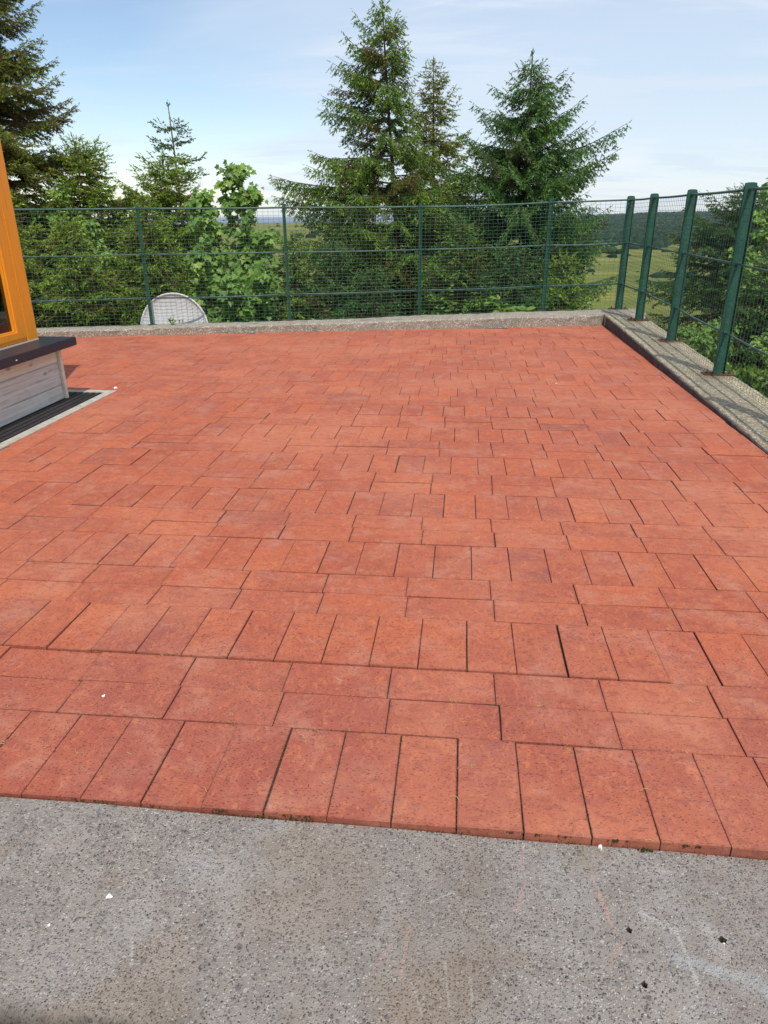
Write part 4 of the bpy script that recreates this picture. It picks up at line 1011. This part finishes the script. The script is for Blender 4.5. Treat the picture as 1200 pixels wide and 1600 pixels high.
# right of the right-hand fence
bz = tz(4.3, 9.5)
broadleaf((4.4, 10.6, tz(4.4, 10.6)), [(up((4.4, 10.6, tz(4.4, 10.6)), (4.62, 11.2, 2.0)), 1.5, .5), (up((4.4, 10.6, -1), (4.95, 10.6, 1.6)), 1, .5), (up((4.4, 10.6, -1), (4.25, 10.9, 1.0)), 1, .45)],
          'tree with light green leaves rising above the fence at the right edge', 2600, .095, seed=6, tone=.66, kind='oval', name='broadleaf_tree')
conifer((5.0, 12.9, tz(5, 12.9)), (5.0, 12.9, 1.72), [(0, 1.9, 1.2, 1.1), (.5, 1.75, 1.1, 1.0), (.8, 1.0, .7, .6), (1, .06, .06, .05)],
        'dark spruce beyond the right hand fence, seen between its two nearest posts', M_SPRUCE_D, whorl=.18, per=7, density=.85, seed=51, tone=.42, hang=.35, dead=.12, leader=.1)
conifer((4.15, 9.3, tz(4.1, 9.3)), (4.2, 9.3, .85), [(0, .95, .9, .8), (.5, .85, .8, .7), (1, .06, .06, .05)],
        'low spruce down the bank below the dark spruce', M_SPRUCE_D, whorl=.17, per=6, density=.85, seed=52, tone=.42, hang=.35, dead=.15, leader=.1, trunk_r=.03, name='young_spruce')
conifer((5.3, 9.4, tz(5.3, 9.4)), (5.3, 9.4, 1.9), [(0, 1.2, 1.1, 1.), (.5, 1.1, 1., .9), (1, .06, .06, .05)],
        'dense dark spruce filling the right edge behind the fence mesh', M_SPRUCE_D, whorl=.18, per=7, density=.8, seed=53, tone=.38, hang=.35, dead=.1, leader=.1)
conifer((5.2, 7.2, tz(5.2, 7.2)), (5.2, 7.2, 1.0), [(0, 1.0, 1.0, .9), (.5, .95, .9, .85), (1, .06, .06, .05)],
        'dark spruce on the bank nearest the right edge, behind the leafy bushes', M_SPRUCE_D, whorl=.18, per=6, density=.8, seed=54, tone=.42, hang=.4, dead=.12, leader=.1, trunk_r=.04)
bz = tz(3.6, 6.8)
broadleaf((3.7, 6.9, bz), [(up((3.7, 6.9, bz), (3.45, 6.6, .15)), 1, .42), (up((3.7, 6.9, bz), (3.85, 7.4, .35)), 1, .42), (up((3.7, 6.9, bz), (4.1, 6.5, .35)), 1, .45), (up((3.7, 6.9, bz), (3.5, 7.6, .0)), 1, .40), (up((3.6, 6.5, bz), (3.3, 5.6, -.1)), 1, .4)],
          'leafy bush growing on the bank just outside the right hand fence', 3800, .07, seed=7, tone=.60, kind='oval', name='leafy_bush', cat='bush')

bz = tz(3.1, 8.3)
broadleaf((3.15, 8.4, bz), [(up((3.15, 8.4, bz), (2.95, 8.2, -.05)), 1, .34), (up((3.15, 8.4, bz), (3.35, 8.7, .05)), 1, .34), (up((3.1, 8.4, bz), (3.0, 9.1, -.10)), 1, .34)],
          'low leafy bush outside the fence by the second channel post', 1500, .07, seed=17, tone=.50, kind='oval', name='leafy_bush', cat='bush')
bz = tz(3.1, 5.0)
broadleaf((3.2, 4.9, bz), [(up((3.2, 4.9, bz), (3.0, 4.6, -.1)), 1, .36), (up((3.2, 4.9, bz), (3.4, 5.3, .1)), 1, .36), (up((3.1, 4.5, bz), (3.1, 3.9, -.1)), 1, .36)],
          'leafy bush outside the fence beside the nearest channel post, lit pale green', 1700, .07, seed=18, tone=.62, kind='oval', name='leafy_bush', cat='bush')
# ---- weeds, grass and undergrowth
def weed(base, h, n, label, seed, leaf=.05, spread=.12, kind='oval', stems=5, grp=None, blades=False):
    g = np.random.default_rng(seed); root = empty('weed_plant', base); tag(root, label, 'plant', grp)
    b = np.array(base, float); wood = MB(); P = []; D = []; N_ = []; Z = []; T = []
    for s_ in range(stems):
        tip = b+np.array([g.normal(0, spread), g.normal(0, spread*.5), h*g.uniform(.55, 1.05)]); mid = (b+tip)/2+g.normal(0, .015, 3)
        wood.tube([b, mid, tip], [.004, .003, .0015], 4, False)
        for k in range(n):
            u = g.uniform(.15, 1.02); p = b*(1-u)+tip*u; a = g.random()*6.28
            d = np.array([math.cos(a), math.sin(a)*.7, g.uniform(-.1, .7)]) if not blades else np.array([g.normal(0, .35), g.normal(0, .2), 1.])
            P.append(p); D.append(d); N_.append(norm(np.array([g.normal(0, .4), -.5+g.normal(0, .3), .8]))); Z.append(leaf*g.uniform(.6, 1.2)); T.append(np.clip(g.normal(.6, .15), 0, 1))
    V, F, TT = leaves(np.array(P), np.array(D, float), np.array(N_), np.array(Z), np.array(T), kind, seed)
    child(wood.build('stem', M_WEED), root); child(np_mesh('foliage', V, F, M_WEED, None, {'tone': TT}), root)
def back_pt(x, dy=.10): return (x, fk_back(x)+dy, tz(x, fk_back(x)+dy)+.02)
weed((-3.72, 7.74, .088), .14, 6, 'small weed sprouting on the kerb in front of the white dish', 61, .045, .03, stems=3)
weed(back_pt(-.32, .12), .98, 26, 'tall leafy weed at the kerb beside the middle fence post', 62, .07, .10, stems=7)
weed(back_pt(.02, .14), .85, 22, 'pale leafy weed clump right of the tall weed', 63, .07, .14, stems=7)
weed(back_pt(-1.05, .12), .72, 14, 'low weed left of the middle fence post', 64, .06, .10, stems=4)
weed(back_pt(.68, .10), .78, 40, 'bright grassy fern clump spilling over the kerb', 65, .13, .16, stems=8, kind='fern', blades=False)
weed(back_pt(1.72, .06), .85, 16, 'upright weed at the fence corner post', 66, .08, .06, stems=4)
weed(back_pt(-1.9, .10), .66, 12, 'small bright weed at the foot of the second fence post', 67, .06, .10, stems=4)
weed(back_pt(-2.12, .10), .62, 10, 'yellowish weed just right of the second fence post', 68, .05, .08, stems=4)
weed((3.0, 5.1, tz(3, 5.1)), .75, 20, 'yellow green weed outside the right hand kerb near the frame edge', 69, .07, .12, stems=6)

def undergrowth():
    g = np.random.default_rng(9); n = 12000
    x = np.concatenate([g.uniform(-8.5, 4.5, n), g.uniform(2.5, 6.5, n//2)]); y = np.concatenate([np.interp(x[:n], [-7, 2.45], [7.25, 9.45])+.05+g.random(n)**1.4*6, g.uniform(1, 12, n//2)])
    z = terrain_z(x, y); N0 = len(x); P = np.stack([x, y, z], 1)
    D = np.stack([g.normal(0, .45, N0), g.normal(0, .35, N0), np.ones(N0)], 1); Nn = norm(np.stack([g.normal(0, .5, N0), -np.ones(N0), g.normal(.3, .3, N0)], 1))
    V, F, T = leaves(P, D, Nn, g.uniform(.05, .17, N0), np.clip(g.normal(.32, .2, N0), 0, 1), 'oval', 4)
    o = np_mesh('undergrowth', V, F, M_WEED, None, {'tone': T}); tag(o, 'rough green undergrowth on the bank beyond the kerbs', 'undergrowth', kind='stuff')
undergrowth()

# ------------------------------------------------------------------ small litter
def moss():
    g = random.Random(8); m = MB()
    def lump(x, y, z, r):
        n = 5; V = [(x+r*math.cos(6.28*k/n+g.random()), y+r*math.sin(6.28*k/n+g.random()), z-.002) for k in range(n)]+[(x+g.uniform(-r, r)*.3, y+g.uniform(-r, r)*.3, z+r*g.uniform(.4, .9))]
        m.add(V, [(k, (k+1) % n, n) for k in range(n)])
    def line(x0, y0, x1, y1, n, r, z=0, w=.002):
        for k in range(n):
            t = g.random(); lump(x0+(x1-x0)*t+g.gauss(0, w), y0+(y1-y0)*t+g.gauss(0, w), z+g.uniform(-.006, -.001), g.uniform(.4, 1)*r)
    line(.08, 3*STEP, .125, 3*STEP, 60, .004, 0, .002); line(.118, 2.9*STEP, .12, 3.1*STEP, 25, .004)
    line(-.335, 2*STEP, -.325, 2*STEP, 30, .005); line(-.6, -.004, -.35, -.004, 90, .0028, -.008, .002); line(-.15, -.004, .04, -.004, 40, .0025, -.013, .002)
    line(.43, -.006, .46, -.006, 25, .004, -.015, .003); line(.70, 1.7*STEP, .72, 2*STEP, 40, .004)
    for _ in range(90):
        r = g.choice((0, 2, 3, 4, 6)); y = r*STEP; x = g.uniform(-1.6, 1.2); line(x, y, x+g.uniform(.01, .06), y, 9, .0028, 0, .0012)
    line(-1.3, 2*STEP, 1.0, 2*STEP, 260, .0025, -.001, .0010); line(-1.2, -.004, .9, -.004, 120, .002, -.015, .002)
    for k in range(-8, 6): line(k*STEP, .01, k*STEP, .31, 14, .0022, -.001, .0007)
    o = m.build('moss', M_MOSS); tag(o, 'green and brown moss growing in the paving joints', 'moss', kind='stuff')
moss()
def crumbs():
    g = random.Random(28); m = MB()
    for _ in range(2600):
        near_ = g.random() < .7
        if g.random() < .55: y = g.choice((2, 3, 4, 6, 7, 8, 10, 11, 12))*STEP+g.gauss(0, .003); x = g.uniform(-1.8, 1.4)
        elif g.random() < .6: k = g.randint(-8, 6); x = k*STEP+g.gauss(0, .0025); y = g.uniform(.005, .315)
        elif g.random() < .5: x = g.uniform(-1.2, .9); y = -.006-abs(g.gauss(0, .006)); 
        else: x = g.uniform(-1.8, 1.4); y = g.uniform(.02, 2.5)
        r = g.choice((.0008, .0011, .0015, .002))*g.uniform(.7, 1.2); z = .001 if y > 0 else slab_z(x)+.0003
        V = [(x+r*math.cos(k*1.571+g.random()*.7), y+r*math.sin(k*1.571+g.random()*.7), z-.001) for k in range(4)]+[(x, y, z+r*.7)]
        m.add(V, [(k, (k+1) % 4, 4) for k in range(4)])
    o = m.build('joint_grit', simple('joint_grit_brown', (.16, .10, .06), .95, 0, .9, 400, (.05, .03, .02), 0)); tag(o, 'brown soil crumbs lying along the paving joints', 'grit', kind='stuff')
crumbs()
def straw():
    g = random.Random(18); m = MB()
    for _ in range(230):
        y = .05+6.5*g.random()**1.7; x = g.uniform(-2.2, 1.5)
        if g.random() < .7: y = round(y/STEP)*STEP+g.gauss(0, .006)
        for q in range(g.choice((1, 1, 2, 3))):
            a = g.random()*3.14; L = g.uniform(.006, .030); z = .0025
            p = [(x+g.gauss(0, .003), y, z)]; cv = g.gauss(0, 1.0)
            for s_ in range(3): p.append((p[-1][0]+math.cos(a)*L/3, p[-1][1]+math.sin(a)*L/3, z+.003*math.sin((s_+1)*1.05)*g.uniform(.5, 2))); a += cv*.5
            m.tube(p, .0006, 3, False)
    o = m.build('dry_straw', M_STRAW); tag(o, 'scattered bits of dry straw on the brick paving', 'straw', kind='stuff')
straw()
def chip(name, label, cat, x, y, z, rx, ry, h, mat, seed, grp=None):
    g = random.Random(seed); m = MB(); n = 9; V = []
    for (s, zz_) in ((1, 0), (.92, h*.6), (.45, h)):
        for k in range(n): a = 6.283*k/n; rr = s*(1+.28*math.sin(k*2.1+seed)+g.uniform(-.1, .1)); V.append((rx*rr*math.cos(a), ry*rr*math.sin(a), zz_))
    F = [(a+k, a+(k+1) % n, a+n+(k+1) % n, a+n+k) for a in (0, n) for k in range(n)]+[tuple(range(2*n, 3*n)), tuple(range(n))[::-1]]
    m.add(V, F); o = m.build(name, mat, loc=(x, y, z)); tag(o, label, cat, grp); return o
chip('paint_chip', 'largest white flake lying on the grey concrete at lower left', 'flake', -.760, -.256, slab_z(-.76), .0068, .0062, .0022, M_CHIP, 2)
chip('paint_chip', 'tiny white flake nearest the left edge of the grey concrete', 'flake', -.855, -.335, slab_z(-.85), .0028, .0034, .0015, M_CHIP, 3)
chip('paint_chip', 'small white flake on a brick near the left side of the stretcher course', 'flake', -1.094, .407, .002, .005, .0065, .002, M_CHIP, 4)
chip('pebble', 'white pebble wedged under the front edge of the bricks', 'pebble', .340, -.010, slab_z(.34), .005, .005, .009, M_CHIP, 5)
chip('pebble', 'white pebble stuck in the rightmost drilled hole', 'pebble', .5545, -.226, slab_z(.55)-.012, .0048, .0048, .008, M_CHIP, 6)
chip('pebble', 'pale pebble on the paving at the corner of the drain', 'pebble', -3.00, 4.54, .003, .016, .014, .014, M_CHIP, 7)
chip('pebble', 'small stone on the far paving near the fence corner', 'pebble', .82, 5.0, .003, .009, .008, .008, M_PEB, 8)
gg = random.Random(77)
m = MB()
for _ in range(420):
    x = gg.uniform(-1.2, .8); y = gg.uniform(-.46, -.01); r = gg.choice((.0012, .0016, .0022, .003))*gg.uniform(.7, 1.1); z = slab_z(x)
    V = [(x+r*math.cos(k*1.257+gg.random()*.6), y+r*math.sin(k*1.257+gg.random()*.6), z-.0004) for k in range(5)]+[(x, y, z+r*.45)]
    m.add(V, [(k, (k+1) % 5, 5) for k in range(5)])
o = m.build('grit', simple('grit_stone', (.30, .28, .26), .9, 0, .9, 300, (.12, .11, .10), 0)); tag(o, 'loose grit on the grey concrete slab', 'grit', kind='stuff')

# ------------------------------------------------------------------ haze
HAZE = 8.0e-5
if HAZE > 0:
    m = MB(); m.box(-46000, 46000, -46000, 46000, -61.5, 9)
    t = MT('haze_air'); t.n.remove(t.bsdf); pv = t.n.new('ShaderNodeVolumePrincipled')
    pv.inputs['Color'].default_value = (.80, .88, 1, 1); pv.inputs['Density'].default_value = HAZE; pv.inputs['Anisotropy'].default_value = .2
    t.l.new(pv.outputs[0], t.out.inputs['Volume'])
    o = m.build('haze', t.m); tag(o, 'thin blue summer haze over land and sea', 'haze', kind='stuff')
print('TRIS', sum(c for _, c in COUNT), COUNT)
